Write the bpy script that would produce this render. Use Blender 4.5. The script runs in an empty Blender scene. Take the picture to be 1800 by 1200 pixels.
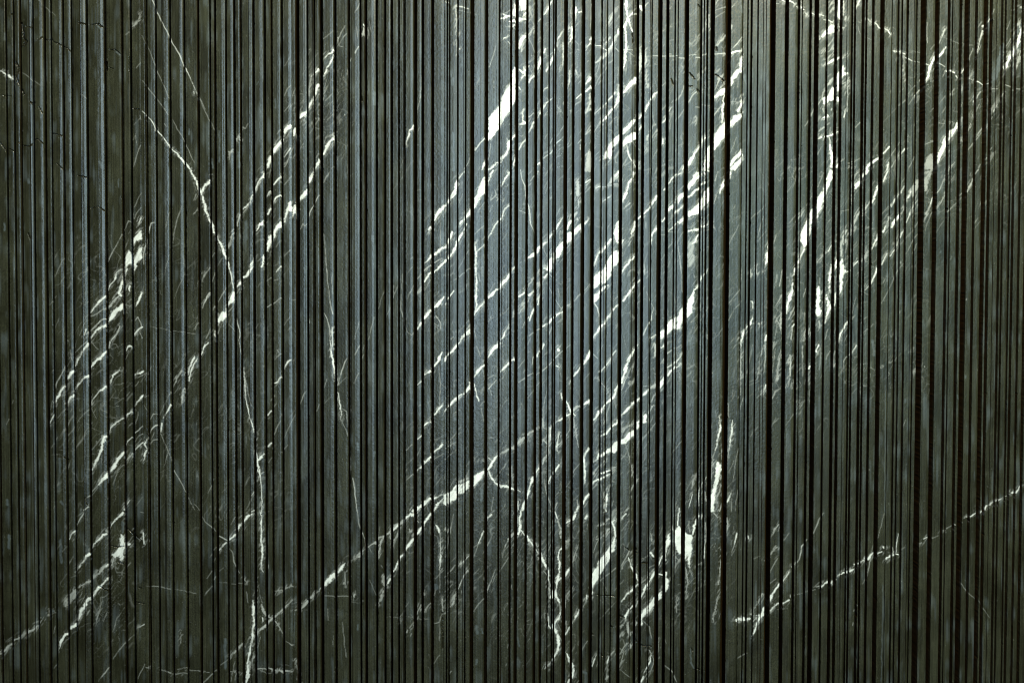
import bpy, math, random
import numpy as np
from mathutils import Matrix, Vector

# ------------------------------------------------------------------ camera, world, lamps, exposure
scene = bpy.context.scene
PX = 0.002                       # one pixel of the 1800 px wide photograph is about 2 mm of wall
FOC = 2500.0                     # focal length in the same pixels
DIST = FOC * PX                  # 5 m from the wall
PITCH = math.radians(-2.3)
ROLL = math.radians(0.17)

cam_d = bpy.data.cameras.new('camera')
cam = bpy.data.objects.new('camera', cam_d)
scene.collection.objects.link(cam)
cam_d.sensor_width = 36.0
cam_d.lens = 36.0 * FOC / 1800.0
cam_d.clip_end = 200.0
CAM_LOC = Vector((0.0, -DIST, -DIST * math.tan(PITCH)))
CAM_ROT = Matrix.Rotation(math.radians(90) + PITCH, 4, 'X') @ Matrix.Rotation(ROLL, 4, 'Z')
cam.matrix_world = Matrix.Translation(CAM_LOC) @ CAM_ROT
scene.camera = cam

world = bpy.data.worlds.new('World')
scene.world = world
world.use_nodes = True
bg = world.node_tree.nodes['Background']
bg.inputs['Color'].default_value = (1.0, 0.86, 0.55, 1)
bg.inputs['Strength'].default_value = 0.03

def area(name, loc, target, sx, sy, energy, color):
    l = bpy.data.lights.new(name, 'AREA')
    l.shape = 'RECTANGLE'; l.size = sx; l.size_y = sy
    l.energy = energy; l.color = color
    o = bpy.data.objects.new(name, l)
    scene.collection.objects.link(o)
    o.location = loc
    o.rotation_euler = (Vector(target) - Vector(loc)).to_track_quat('-Z', 'Y').to_euler()
    return o

area('key_lamp', (1.3, -2.9, 3.1), (0.25, 0, 0.15), 1.3, 1.3, 325, (1.0, 0.94, 0.70))
area('sheen_softbox', (0.40, -5.3, 0.75), (0.05, 0, 0.1), 0.85, 3.5, 142, (0.60, 0.83, 1.0))  # added softbox behind the camera, gives the rib shoulders their cool sheen
area('sheen_softbox_right', (1.9, -5.2, 1.1), (0.1, 0, 0.1), 2.0, 2.8, 52, (0.50, 0.84, 0.84))  # added dimmer softbox next to it, grades the sheen off to the right

scene.view_settings.view_transform = 'Standard'
scene.view_settings.look = 'None'
scene.view_settings.exposure = 0.0
scene.view_settings.gamma = 1.0
scene.view_settings.use_curve_mapping = False
scene.render.engine = 'CYCLES'
scene.cycles.filter_width = 1.05

# ------------------------------------------------------------------ survey of the wall face
# R: camera axes, to turn survey readings (photo px) into metres on the flat wall plane y = 0 and back
R3 = np.array(CAM_ROT.to_3x3())
CL = np.array(CAM_LOC)
def to_wall(px, py):
    d = R3 @ np.array([(px - 900.0), -(py - 600.0), -FOC])
    t = -CL[1] / d[1]
    p = CL + t * d
    return p[0], p[2]
def to_survey(X, Z):
    P = np.stack([X - CL[0], np.full_like(X, -CL[1]), Z - CL[2]], -1) @ R3
    return 900.0 + P[..., 0] / -P[..., 2] * FOC, 600.0 - P[..., 1] / -P[..., 2] * FOC

YREF = 580.0
# grooves cut between the ribs (start, end across the wall)
GROOVES = [(-4,-1),(14.7,17.3),(28.4,31),(39.6,41.6),(61.3,64),(80.7,84.3),(93.3,95.7),(114,116.7),(129.3,131.3),(155.3,158.7),
(186.7,189.3),(216,218.7),(232,235.5),(260.4,262.4),(276.3,278.7),(299.7,304),(325,328.7),(349,352),(370.7,373),(379,382.4),
(398.7,400.7),(413,416),(424.4,426.4),(446,449.3),(465,469.3),(478,480.4),(495,499),(521,523),(524.7,526.7),(540.7,543),
(553,554.6),(562.7,568.7),(587.7,592.4),(612.7,615),(633.3,635.6),(641.3,645.7),(661.3,664),(675,679),(687.3,690),(700.4,702),(711,712.7),
(727.3,733),(741.6,744.7),(758,762.7),(785,786.6),(789.3,790.9),(803.3,805.3),(817.1,818.8),(826.5,833),(852,857),(876,878.3),
(895.7,898.8),(904.7,910),(923.7,927),(938.7,943),(949.3,953),(963,964.6),(970.7,972.3),(973.9,976.3),(990,992),(993.3,995.6),
(1004.7,1008),(1021,1026.3),(1037.8,1043),(1055,1056.7),(1064.6,1066.2),(1074.7,1076.7),(1086.7,1092.3),(1116,1120.4),(1125.7,1130.4),
(1142.2,1143.9),(1154,1161),(1168.3,1172.7),(1182,1184),(1187.3,1189.3),(1200.3,1207.3),(1227.3,1230),(1233,1234.8),(1238,1241),
(1245.3,1252),(1271.3,1280.7),(1308.7,1310.7),(1314.7,1317.7),(1326.3,1329),(1349.3,1358),(1374.7,1381),(1397,1400.7),
(1404,1405.8),(1417.7,1421),(1426,1433.3),(1446,1449),(1460.7,1466),(1470.4,1475.3),(1491,1493.7),(1495.7,1498.3),(1509,1512.7),
(1514.7,1517.6),(1526,1530),(1540.7,1548),(1570.8,1573.2),(1577.3,1580),(1587,1590),(1603.4,1605),(1611,1620.5),
(1636,1643.3),(1658,1662),(1665.3,1667.1),(1678.4,1682.6),(1687.3,1696),(1706,1710),(1721.3,1728.2),(1731.8,1736.7),
(1752,1754.2),(1757,1760),(1769.4,1772.8),(1775.7,1778.6),(1786.7,1791.3),(1799,1802.4),(1811,1814)]
# shallow saw lines scored into the ribs
SCORES = [(54.7,56),(132.7,133.7),(144.7,146),(190.2,191.2),(219.6,220.6),(257.9,259.3),(287.4,288.6),(289.3,290.3),(352.8,353.8),
(438.3,439.3),(445,445.8),(550.4,551.6),(617,618.2),(708.3,709.5),(813.4,814.3),(880.7,881.8),(1060.1,1061.1),(1109.5,1110.6),(1139.3,1140.3),
(1336.8,1337.9),(1341.7,1342.9),(1482.6,1483.6),(1599,1600),(1743.4,1744.6),(729.2,730),(1157,1158)]
JOINTS = [-12.0, 251.4, 514.2, 780.6, 1040.2, 1301.4, 1561.6, 1822.0]
# small ring fossils and every vein: strokes "x,y,w x,y,w ..."; P = outlined patch; w = faint; s = milky smear; k = crack
TR = {}
TR[(0,0,4)] = """1070,0,8 1108,100,7 1160,200,6 1195,265,6 1215,310,6 1265,400,7 1300,475,7 1350,580,6 1372,625,4 1400,680,3 1440,760,3
1000,790,5 1060,845,5 1100,915,6 1150,975,7 1205,1045,7 1250,1095,9 1310,1155,11 1345,1200,12
w 1000,575,3 1050,635,5 1110,705,4 1150,760,4 1180,810,4
w 1000,260,2 1060,380,3 1110,520,4 1150,600,4 1185,690,4
w 1215,850,3 1250,920,4 1300,1000,5 1330,1070,5 1365,1145,4
w 930,195,7 960,170,9 990,150,8; w 935,180,4 975,150,5 990,105,10
0,497,8 45,515,10 75,545,12 95,560,6; w 155,505,5 210,545,4 285,600,4; w 270,0,4 350,75,3 390,110,2
w 960,490,5 990,450,6; w 940,1180,4 960,1100,4 990,1030,7; w 935,1000,3 965,930,4; w 955,960,4 965,1030,3; w 940,890,3 985,840,4; w 985,820,6 990,850,6
w 575,670,4 610,690,5; w 880,235,4 905,215,7; 1360,645,9 1361,655,9
s 1322,410,8 1330,440,7; s 1330,905,12 1328,945,10; s 1165,720,20 1165,770,22; s 1240,1050,6 1240,1080,6
s 820,360,14 840,378,14; s 725,590,12 728,630,8; s 30,230,14 28,275,16; s 490,660,10 490,710,12; s 700,1140,14 715,1185,12; s 685,185,10 700,200,8
k 145,150,10 155,200,14 165,260,16 185,285,12 150,320,7; k 110,440,14 130,490,16 115,545,16 130,600,10; k 155,620,12 165,660,10
k 175,180,5 225,180,5; k 555,170,10 600,170,7; k 630,180,5 700,175,12 730,195,9; k 250,290,5 300,250,5 330,280,7 355,265,7 375,295,6 440,320,4 500,365,4
k 745,430,16 750,485,18; k 760,470,6 790,480,6; k 770,345,5 810,345,8 845,375,7; k 910,390,14 915,490,18; k 20,670,5 75,680,5; k 205,700,9 240,720,12; k 270,750,6 295,790,6
k 0,1000,6 45,1070,6; k 60,1045,6 105,1065,5; k 130,1010,5 200,1020,6 250,975,5 310,1005,5; k 370,940,9 410,950,6 450,955,5; k 945,775,14 985,775,10; k 400,1150,5 440,1190,5; k 75,100,10 95,100,8"""
TR[(0,300,4)] = """1340,0,12 1380,75,14 1405,130,14 1440,250,16; 1420,130,10 1440,85,14
P 940,480 970,450 997,425 1000,485 960,505 940,530
P 1000,540 1000,615 970,650 942,715 942,650 960,585 985,550
P 905,560 920,575 935,595 928,640 900,650 885,690 870,770 862,760 868,690 880,620 890,580
865,720,8 850,800,12 835,850,24 850,880,20; w 815,895,24 775,940,18 750,965,8; 835,870,9 790,920,6
P 757,1065 765,1020 790,980 840,955 862,925 862,960 830,985 800,1020 775,1045
745,1080,22 720,1100,20 690,1115,12 660,1150,12 635,1185,12
750,1035,8 715,1050,8 690,1080,8 660,1110,8 635,1135,6; 745,880,14 715,905,14 680,945,10 650,985,5 635,1005,4; 635,1030,6 680,1010,5 745,960,4
850,690,6 820,710,6 805,745,14 800,770,8 775,795,8 755,840,8
w 995,160,5 945,265,5; w 995,265,4 960,310,4 945,350,3; w 940,300,4 945,350,4; 990,345,10 975,380,4; w 975,380,4 960,410,4
w 915,350,8 900,345,6 880,390,5; 830,500,7 790,560,6 755,635,5; 880,390,4 830,500,5
1090,370,5 1065,375,8 1050,420,6 1035,490,4 1010,600,6 1008,670,4
1000,860,14 980,910,10 960,965,5; 910,805,24 905,840,18; 1000,1105,14 975,1125,8 945,1160,9; 985,1140,5 1000,1185,7; w 970,1140,4 960,1200,3; 950,1060,4 970,1035,6 990,1080,5 995,1100,5
840,1090,10 820,1140,7 775,1195,6; 605,1115,14 590,1160,5; 615,1130,9 622,1145,8; w 610,1045,5 555,1165,5
w 1280,250,5 1240,370,7 1220,450,5 1218,520,4; w 1185,290,6 1165,400,4; w 1190,590,4 1150,740,4
w 1390,170,7 1370,205,6; w 1395,240,6 1370,300,7; w 1440,700,6 1415,780,4; 1440,900,8 1420,960,4; w 1390,1060,7 1370,1115,8
w 1060,1100,3 1220,1130,3 1370,1145,3; w 870,935,6 920,945,5; w 885,930,5 890,960,4
s 195,50,14 195,75,20; s 30,370,16 30,420,14; s 1095,755,14 1095,775,12; s 830,60,10 830,110,8
k 195,430,10 205,470,8; k 550,40,6 610,45,6; k 690,260,6 730,280,6; k 640,270,5 680,260,5; k 850,180,6 865,220,6"""
TR[(0,600,4)] = """620,10,24 600,40,14 570,90,12 545,130,12 530,175,8; 610,0,6 570,40,4 525,85,4; 525,195,12 500,225,22 475,270,10
460,305,10 430,350,14 405,395,9 385,445,8
775,0,10 745,70,12 710,110,18 680,135,18 655,165,14 638,190,8
620,240,22 590,255,14 550,310,12 525,350,6; 518,375,16 495,395,14 472,430,8; 612,255,6 620,310,3
460,160,4 435,230,5 400,290,6 385,330,4; w 365,410,6 350,475,3; 372,520,12 348,570,5; w 460,470,5 405,540,4; w 490,60,6 505,130,10
930,30,10 905,25,10 885,60,7; w 905,65,5 880,120,4 860,190,3; 840,195,5 790,240,10 770,290,4; 745,315,9 720,345,10 695,360,8 660,405,6 640,440,5
w 625,475,5 590,510,6 540,575,4; w 645,470,3 675,550,3; w 635,0,5 700,75,6
940,480,8 920,490,8 880,520,9 845,550,7 800,580,10 775,605,9 760,640,5
745,665,22 730,675,18 715,760,11 695,810,12 670,860,12 645,915,8; w 735,665,6 700,700,5 645,770,4; 740,690,14 742,700,8
1005,385,12 990,400,9 950,460,6; 1005,600,5 960,640,5 920,670,7 890,700,8 875,740,5
870,765,12 845,800,22 825,825,22 800,880,24 770,910,16 755,930,20 720,970,18 695,1010,14; 690,1015,6 645,1060,6 600,1110,4; w 690,1030,5 640,1090,5
1005,655,6 980,670,5; w 980,670,5 945,720,4; 1005,715,10 980,740,6 945,775,6; w 1000,690,5 955,740,4; w 945,770,8 910,800,11 885,835,7; w 880,850,5 830,900,6 790,1000,4
1008,215,16 985,230,9 948,245,6; w 975,290,5 955,320,4
1115,580,7 1085,600,8 1060,625,7 1050,650,4; 1040,680,6 1015,730,9 1035,760,8; 1035,770,14 1020,800,14 1015,840,6; w 1115,690,7 1075,700,7 1045,745,5
1200,440,10 1185,480,8 1165,510,6 1150,545,6; s 1145,560,16 1138,610,22; 1140,580,14 1132,640,10; w 1130,650,8 1160,720,5 1210,850,6; w 1165,430,4 1125,520,4; w 1110,510,5 1075,515,8 1058,550,7
1225,910,6 1260,970,6 1305,1055,5; w 1320,1090,7 1365,1180,4
1370,100,12 1345,140,10 1325,200,8 1322,235,6; 1380,120,14 1350,180,9 1325,280,9; s 1385,110,24 1385,180,16
w 1285,210,6 1245,260,10 1228,300,7; w 1300,320,7 1280,390,20 1278,410,14 1275,450,5; 1435,20,12 1410,90,5
w 800,440,3 865,395,4 910,345,4; 590,1190,10 620,1160,6; 870,1180,14 885,1140,8 910,1110,5; w 1005,1100,5 955,1160,4; w 970,500,5 970,540,5 950,590,4
w 40,580,8 60,540,6; w 85,440,3 95,415,5; w 360,790,4 405,795,4; w 1015,450,3 1040,500,4; s 430,1130,24 435,1140,18; s 420,830,16 425,920,14; s 605,940,14 605,950,14
s 50,1110,14 50,1150,16; w 585,170,5 590,210,4; k 450,815,5 480,830,5; k 600,1100,7 610,1150,6"""
TR[(0,900,4)] = """590,10,8 565,50,6 540,95,5; 525,130,12 500,160,8 485,190,5; w 470,235,5 440,280,4
860,5,18 825,40,12 785,75,7 770,105,4
745,150,22 720,165,18 695,195,11 665,225,8 650,255,5; 630,290,22 605,310,14 580,360,9 560,385,9 545,410,5; 530,440,4 500,460,4
P 845,150 865,165 875,215 865,290 865,340 845,335 830,300 800,320 790,300 825,265 845,240 838,190
P 870,210 915,215 910,225 870,240
w 800,310,20 785,370,16; 760,360,8 745,380,14; w 745,380,24 725,400,26 700,430,16; w 700,430,14 660,460,12 600,505,9 555,535,6
wP 540,545 540,580 520,605 490,640 460,665 445,650 455,615 490,575 515,550
765,450,10 740,485,10 715,520,11 690,540,14 660,590,14 655,600,8
P 640,590 640,610 615,640 590,690 560,745 548,765 552,720 565,690 600,640 620,600
P 545,770 545,790 520,810 495,825 495,805 520,785
480,840,10 460,860,12 430,910,18 412,965,6; 470,890,5 430,940,4
w 300,755,5 250,800,9 200,835,14 150,870,8 100,905,10 30,970,14 0,1000,16
w 340,680,10 345,715,6; w 370,665,6 380,695,6; w 410,690,5 350,715,4; 1010,150,14 1012,230,9; 1000,195,8 990,185,6
w 715,640,10 695,710,6 670,800,4; w 385,800,8 375,850,4; w 870,670,4 820,740,5 790,840,4
1015,790,9 970,820,5; w 945,850,5 890,905,6 840,960,6 790,1030,5; 770,1080,5 740,1130,6 690,1190,7
w 1020,1070,6 990,1130,5 970,1180,4; w 400,1050,5 375,1090,6; w 1030,525,4 1110,525,6 1200,540,6; w 1225,545,5 1380,568,6
w 1030,1095,9 1060,1100,7; w 1120,1110,6 1200,1130,10; w 1235,1140,9 1320,1130,5; w 1250,1110,5 1320,1090,5; w 1330,1112,6 1440,1112,6
w 915,345,8 890,380,6; w 860,420,5 845,480,5; w 1270,850,4 1270,930,9; w 990,5,6 1010,12,6; s 60,160,18 60,250,20; s 425,200,16 430,350,18; s 255,740,14 250,800,16; s 860,70,20 860,140,16; s 350,690,24 370,690,18
k 880,100,6 930,140,8 985,195,6; k 775,235,7 830,240,9 870,235,8; k 690,525,6 740,545,6 765,550,5; k 830,345,7 865,360,6; k 945,390,16 945,450,14; k 942,560,10 942,640,12; k 985,535,14 995,540,12; k 960,640,5 1015,650,5; k 535,590,5 550,610,5"""
TR[(340,0,4)] = """w 1168,10,6 1150,55,6 1130,80,4; 1160,315,7 1135,365,7; 1108,400,8 1100,425,6; w 1092,460,7 1078,530,6
1195,180,16 1196,188,14; w 1197,205,10 1195,250,22; w 1230,200,8 1235,245,7
w 1065,185,7 1035,240,6 1015,280,7; w 1075,240,7 1050,270,7 1015,325,8; w 1015,300,5 1030,330,4 1050,330,4; 1015,265,8 1015,300,6
985,345,14 975,375,10 945,385,8 918,415,7; 985,385,12 960,440,12 940,490,12 918,540,8; w 980,215,5 945,250,5 915,275,5
880,490,16 860,515,5 830,550,8; w 830,550,9 815,620,9; 815,620,6 812,680,10
880,600,24 868,640,18 850,680,12 835,720,14 812,770,16; 800,755,9 785,780,9; 785,785,22 760,800,22 745,830,10; w 785,800,28 783,815,16; 735,870,14 715,910,16 700,955,8
P 685,875 685,900 660,930 640,965 638,915 665,890
P 625,970 625,1000 600,1030 575,1065 560,1090 565,1045 590,1010 610,985
555,1090,12 540,1120,18 525,1170,16 518,1185,8
w 685,605,7 655,640,6 638,680,5; w 685,735,5 638,790,5; w 680,850,7 640,910,6; w 680,400,4 640,470,4; w 720,740,5 700,780,4; w 765,740,5 750,765,4; s 665,640,16 670,680,14
995,920,8 985,970,16 960,1000,14 935,1035,18 918,1085,18; w 970,945,7 930,975,7 918,1010,5; 890,1130,18 875,1160,16 850,1195,12; w 880,1085,7 862,1115,7
w 885,830,6 850,900,5 815,950,5; w 980,800,5 940,850,5; w 975,665,7 925,710,7; w 960,720,4 925,755,4; w 935,560,4 920,640,5; w 980,600,4 985,900,4
685,1045,10 660,1080,6 638,1110,5; w 690,1060,11 655,1150,7; 655,1150,6 640,1180,6; w 740,1050,6 700,1115,7; w 770,1000,5 740,1050,5
w 385,865,5 365,905,6 350,895,5 345,920,5; w 330,990,9 320,965,9 303,1000,6; w 285,1070,7 250,1075,9 250,1130,6
w 0,600,5 20,650,5 45,700,4 90,800,4 120,860,4 150,930,3; s 185,930,8 180,1040,10 185,1150,8; s 688,100,4 690,1200,5; s 455,580,7 445,605,5; 1062,808,8 1063,812,7; w 875,380,3 810,480,4; w 855,440,3 815,520,3
s 1270,640,24 1270,720,28; s 320,1080,14 320,1180,16; s 135,1120,10 135,1190,10; s 575,700,12 578,760,10; k 1180,690,12 1190,720,8"""
TR[(340,300,4)] = """0,35,12 30,100,14 50,150,18 70,210,16 85,270,16 100,320,12 125,370,12 145,430,12 165,470,8 190,520,10 215,580,14 235,630,10 250,690,8 265,740,8 280,830,5
120,40,8 100,80,14 75,105,14 60,140,10; 500,10,10 490,45,14 465,70,8 445,110,7 430,150,6; w 480,60,6 460,100,12 440,140,9
430,140,5 405,180,8 395,220,8 380,245,9 350,270,9; w 420,200,7 385,250,8 360,280,8 345,300,6; w 330,320,14 318,360,9 312,400,6; w 285,430,9 265,470,9 245,555,5; w 285,470,6 250,540,4
620,35,16 595,65,10 565,100,9; 550,145,12 535,155,7 520,185,5; w 690,40,5 640,105,6; 620,165,12 595,185,9 578,195,14 565,220,7; 552,265,16 535,285,16 520,310,9; 495,350,8 480,375,20 465,380,12 440,430,7
P 855,0 850,30 830,80 812,100 808,75 830,30
P 800,110 802,145 785,175 765,190 750,205 748,180 770,145
P 740,200 738,240 720,285 700,320 698,260 720,235
P 690,225 695,290 670,285 650,330 640,370 636,345 655,295 675,240
P 618,345 620,375 600,420 580,440 562,475 562,430 590,385
P 555,440 553,490 540,530 520,575 518,520 535,470
495,595,14 492,640,12 485,670,10 475,685,10; w 495,600,7 450,645,5; 430,600,4 415,640,14 405,670,18 395,700,20 375,735,20 350,755,12; 340,790,14 325,800,22 305,825,12
P 298,850 290,870 285,910 265,930 240,975 245,930 262,880 280,850
P 240,965 238,1010 220,1050 205,1060 190,1060 175,1090 172,1060 188,1010 205,995 222,995
155,1130,12 150,1165,20; w 115,1110,8 85,1170,10; 620,665,10 580,715,9; w 550,755,8 520,780,6; w 595,765,8 570,775,7; 620,890,5 570,930,5 520,965,6; w 680,560,6 640,610,5; w 620,480,5 580,540,4; w 685,1020,4 640,1085,4
w 960,10,5 935,45,8 918,90,6; 885,175,8 870,200,6 850,240,5 825,290,6 812,330,7; w 800,350,6 785,380,5 770,365,7 750,405,5
w 918,450,4 932,600,6 940,740,7 955,880,6; 955,880,5 968,960,7 978,1010,7; w 975,720,6 975,870,6; 920,1000,4 935,1040,5 955,1090,6 962,1200,7; 976,1100,9 976,1200,12
110,850,9 85,900,8 65,940,4; w 115,670,8 80,710,9 62,760,5; w 150,720,6 135,790,5; w 150,580,5 130,615,4; w 205,620,5 170,680,4; w 230,830,5 200,880,8 175,930,5
305,1045,5 320,1100,6 328,1150,8 320,1200,6; w 250,1085,5 300,1140,4; w 265,870,5 285,940,5
w 1340,850,4 1300,980,5; w 1415,850,5 1405,885,7; w 1385,960,6 1360,1010,4; w 1440,800,4 1405,880,4; w 1270,1020,6 1230,1180,7; w 1165,1050,4 1130,1180,4; 815,1045,4 818,1080,7
w 0,1115,6 40,1060,7; w 20,160,8 0,205,7; w 30,270,7 0,305,8; w 690,910,6 715,910,5; s 370,360,20 370,480,16; s 1260,450,16 1262,480,18; s 688,0,5 690,1200,6; s 780,680,14 785,700,12"""
TR[(340,600,4)] = """100,0,14 75,30,12 60,70,8 50,95,4; 320,0,7 335,90,5; 350,185,6 360,280,6 365,360,5 375,440,6 400,550,5 418,605,12 432,650,8 437,760,5 448,830,10 458,900,14 470,950,7 478,1010,6 480,1200,7
w 355,240,5 375,310,5 405,450,6; 498,790,12 475,815,14 452,845,12; 550,720,14 525,745,9
690,130,16 670,140,10 650,170,9 638,195,7; 620,240,8 600,270,8 585,290,9 570,300,5; w 615,85,9 570,130,6; 550,495,12 525,525,10; w 572,380,8 545,420,5; w 585,440,8 565,465,6; w 610,560,6 580,620,7 565,665,5; w 550,820,6 525,855,5
w 790,340,8 770,370,8 750,430,6; w 738,460,5 735,490,5; w 720,510,4 690,570,4 640,680,3
962,0,8 968,50,9 975,120,12 985,180,9 1000,270,5; 978,0,10 975,40,10; w 978,120,4 980,240,4; 1080,120,6 1065,150,7 1045,200,6 1015,310,6; w 1080,250,4 1015,310,5
1015,360,6 1022,410,8 1035,450,9 1038,550,5; w 1038,550,6 1070,620,5 1085,665,6; w 1045,475,5 1075,495,7 1085,600,5
w 940,265,8 918,325,6; w 965,390,4 925,435,4; w 885,440,4 865,495,5; 1165,20,7 1135,90,5; w 1160,215,7 1130,290,6; 1200,100,5 1185,130,5; w 1200,30,5 1190,80,5
w 1103,790,5 1105,900,8; 1118,950,8 1130,1030,7 1140,1100,6 1150,1200,6
w 390,950,5 365,1010,6; 425,1055,8 405,1085,8; 430,1180,8 405,1195,10; w 495,920,8 465,950,9 445,985,8; 450,905,12 452,915,12; w 320,1160,6 310,1180,4; s 706,880,6 706,1000,6; s 690,480,8 690,620,8; w 5,1140,5 40,1180,5; s 1155,710,14 1155,750,14; s 1270,770,10 1270,800,10
s 690,0,4 694,1200,5; s 400,880,8 410,1000,8; w 590,60,9 600,80,6"""
TR[(340,900,4)] = """w 60,25,5 85,65,6 120,95,8 160,135,6; 180,175,6 210,190,8 235,200,6
410,10,10 380,30,20 355,60,16; 340,90,16 325,100,20 310,125,14; 298,155,14 275,180,14 245,205,9; 235,215,9 205,245,10 180,280,5
w 295,35,6 265,90,5; w 155,325,5 140,355,5; w 130,400,8 90,460,5; w 210,395,5 180,420,5; w 158,455,8 145,475,7; w 135,510,6 85,560,6 75,580,4
w 250,260,5 275,290,6 285,350,6 305,400,6; 305,400,5 325,435,6; w 355,475,10 370,490,10; w 370,560,7 385,635,8; w 180,498,4 240,500,4; w 270,508,4 380,505,5
475,0,9 478,100,10 478,180,9 485,270,12 480,350,8 478,395,5 490,425,8; 440,470,10 438,540,10 436,640,6
420,620,10 422,700,14 425,780,10 415,850,14 410,880,14 400,950,11 385,1030,12 378,1080,14 380,1140,22 370,1190,16; w 395,1050,18 385,1120,24; w 425,990,8 405,1060,10 395,1110,8; w 470,880,5 450,960,4
w 700,620,11 660,655,10; w 660,655,9 620,690,12 580,725,14 550,755,16 520,780,12 480,820,14 450,855,12; 560,745,9 470,830,6; w 450,855,9 410,870,7
w 345,930,16 300,975,16 255,1020,11; w 240,1040,6 195,1080,6; w 165,1110,6 130,1130,8 90,1170,8 50,1200,8
w 480,650,9 490,700,16 515,730,10 550,750,8 585,775,8 600,800,8 630,855,5; w 650,910,5 690,938,8 705,930,8; w 465,580,5 485,640,6; 485,745,10 487,770,12
w 575,560,7 640,540,9 700,520,8; w 0,1112,5 110,1120,5; w 255,1122,9 330,1130,5; w 450,1105,10 520,1100,8 560,1110,9 620,1115,11 700,1120,11
w 710,695,12 750,675,12 780,640,18 800,615,14 830,600,14 860,570,12 885,555,5; w 755,635,7 785,625,5; 750,680,6 790,640,8
P 918,490 960,450 1000,415 998,450 960,490 925,525
P 1018,400 1045,375 1075,355 1045,395 1018,430
905,520,7 885,555,6; w 1105,335,7 1140,315,8 1170,295,14 1200,270,10; w 1230,235,9 1270,210,11 1300,190,9 1330,180,10 1365,150,10 1385,135,14; 1400,125,14 1440,85,20
w 1335,180,11 1318,220,12 1310,270,9 1300,325,7; w 1380,140,11 1385,190,8; w 1440,145,11 1410,190,9 1405,240,7
w 1150,0,6 1160,70,8 1185,140,6; 1188,150,7 1205,190,8; w 1205,190,5 1210,250,4; w 1230,235,6 1250,280,4
1440,350,18 1405,410,14; 1395,450,10 1370,500,14; w 1320,380,7 1330,400,5; 1328,450,8 1330,500,8; 1340,450,10 1340,520,9; w 1338,560,11 1315,610,9 1300,650,7
w 1065,420,8 1065,510,11; w 1130,575,18 1128,592,18; w 920,588,4 980,590,5 1080,592,5 1110,585,6; w 1110,625,4 1200,632,4
w 1045,770,5 1060,900,5 1072,1020,6; w 945,680,6 945,760,7; w 982,870,5 982,930,6; w 715,1040,6 730,1100,8 745,1200,9; w 740,520,6 745,560,6
w 1240,470,4 1280,570,4; s 712,700,4 710,800,6 705,940,4; w 1370,735,5 1440,730,5; w 290,1050,5 265,1190,6; w 300,1130,5 290,1190,5; s 695,0,6 695,500,7; s 225,900,20 225,1100,18; s 1155,790,12 1150,820,12"""
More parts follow.
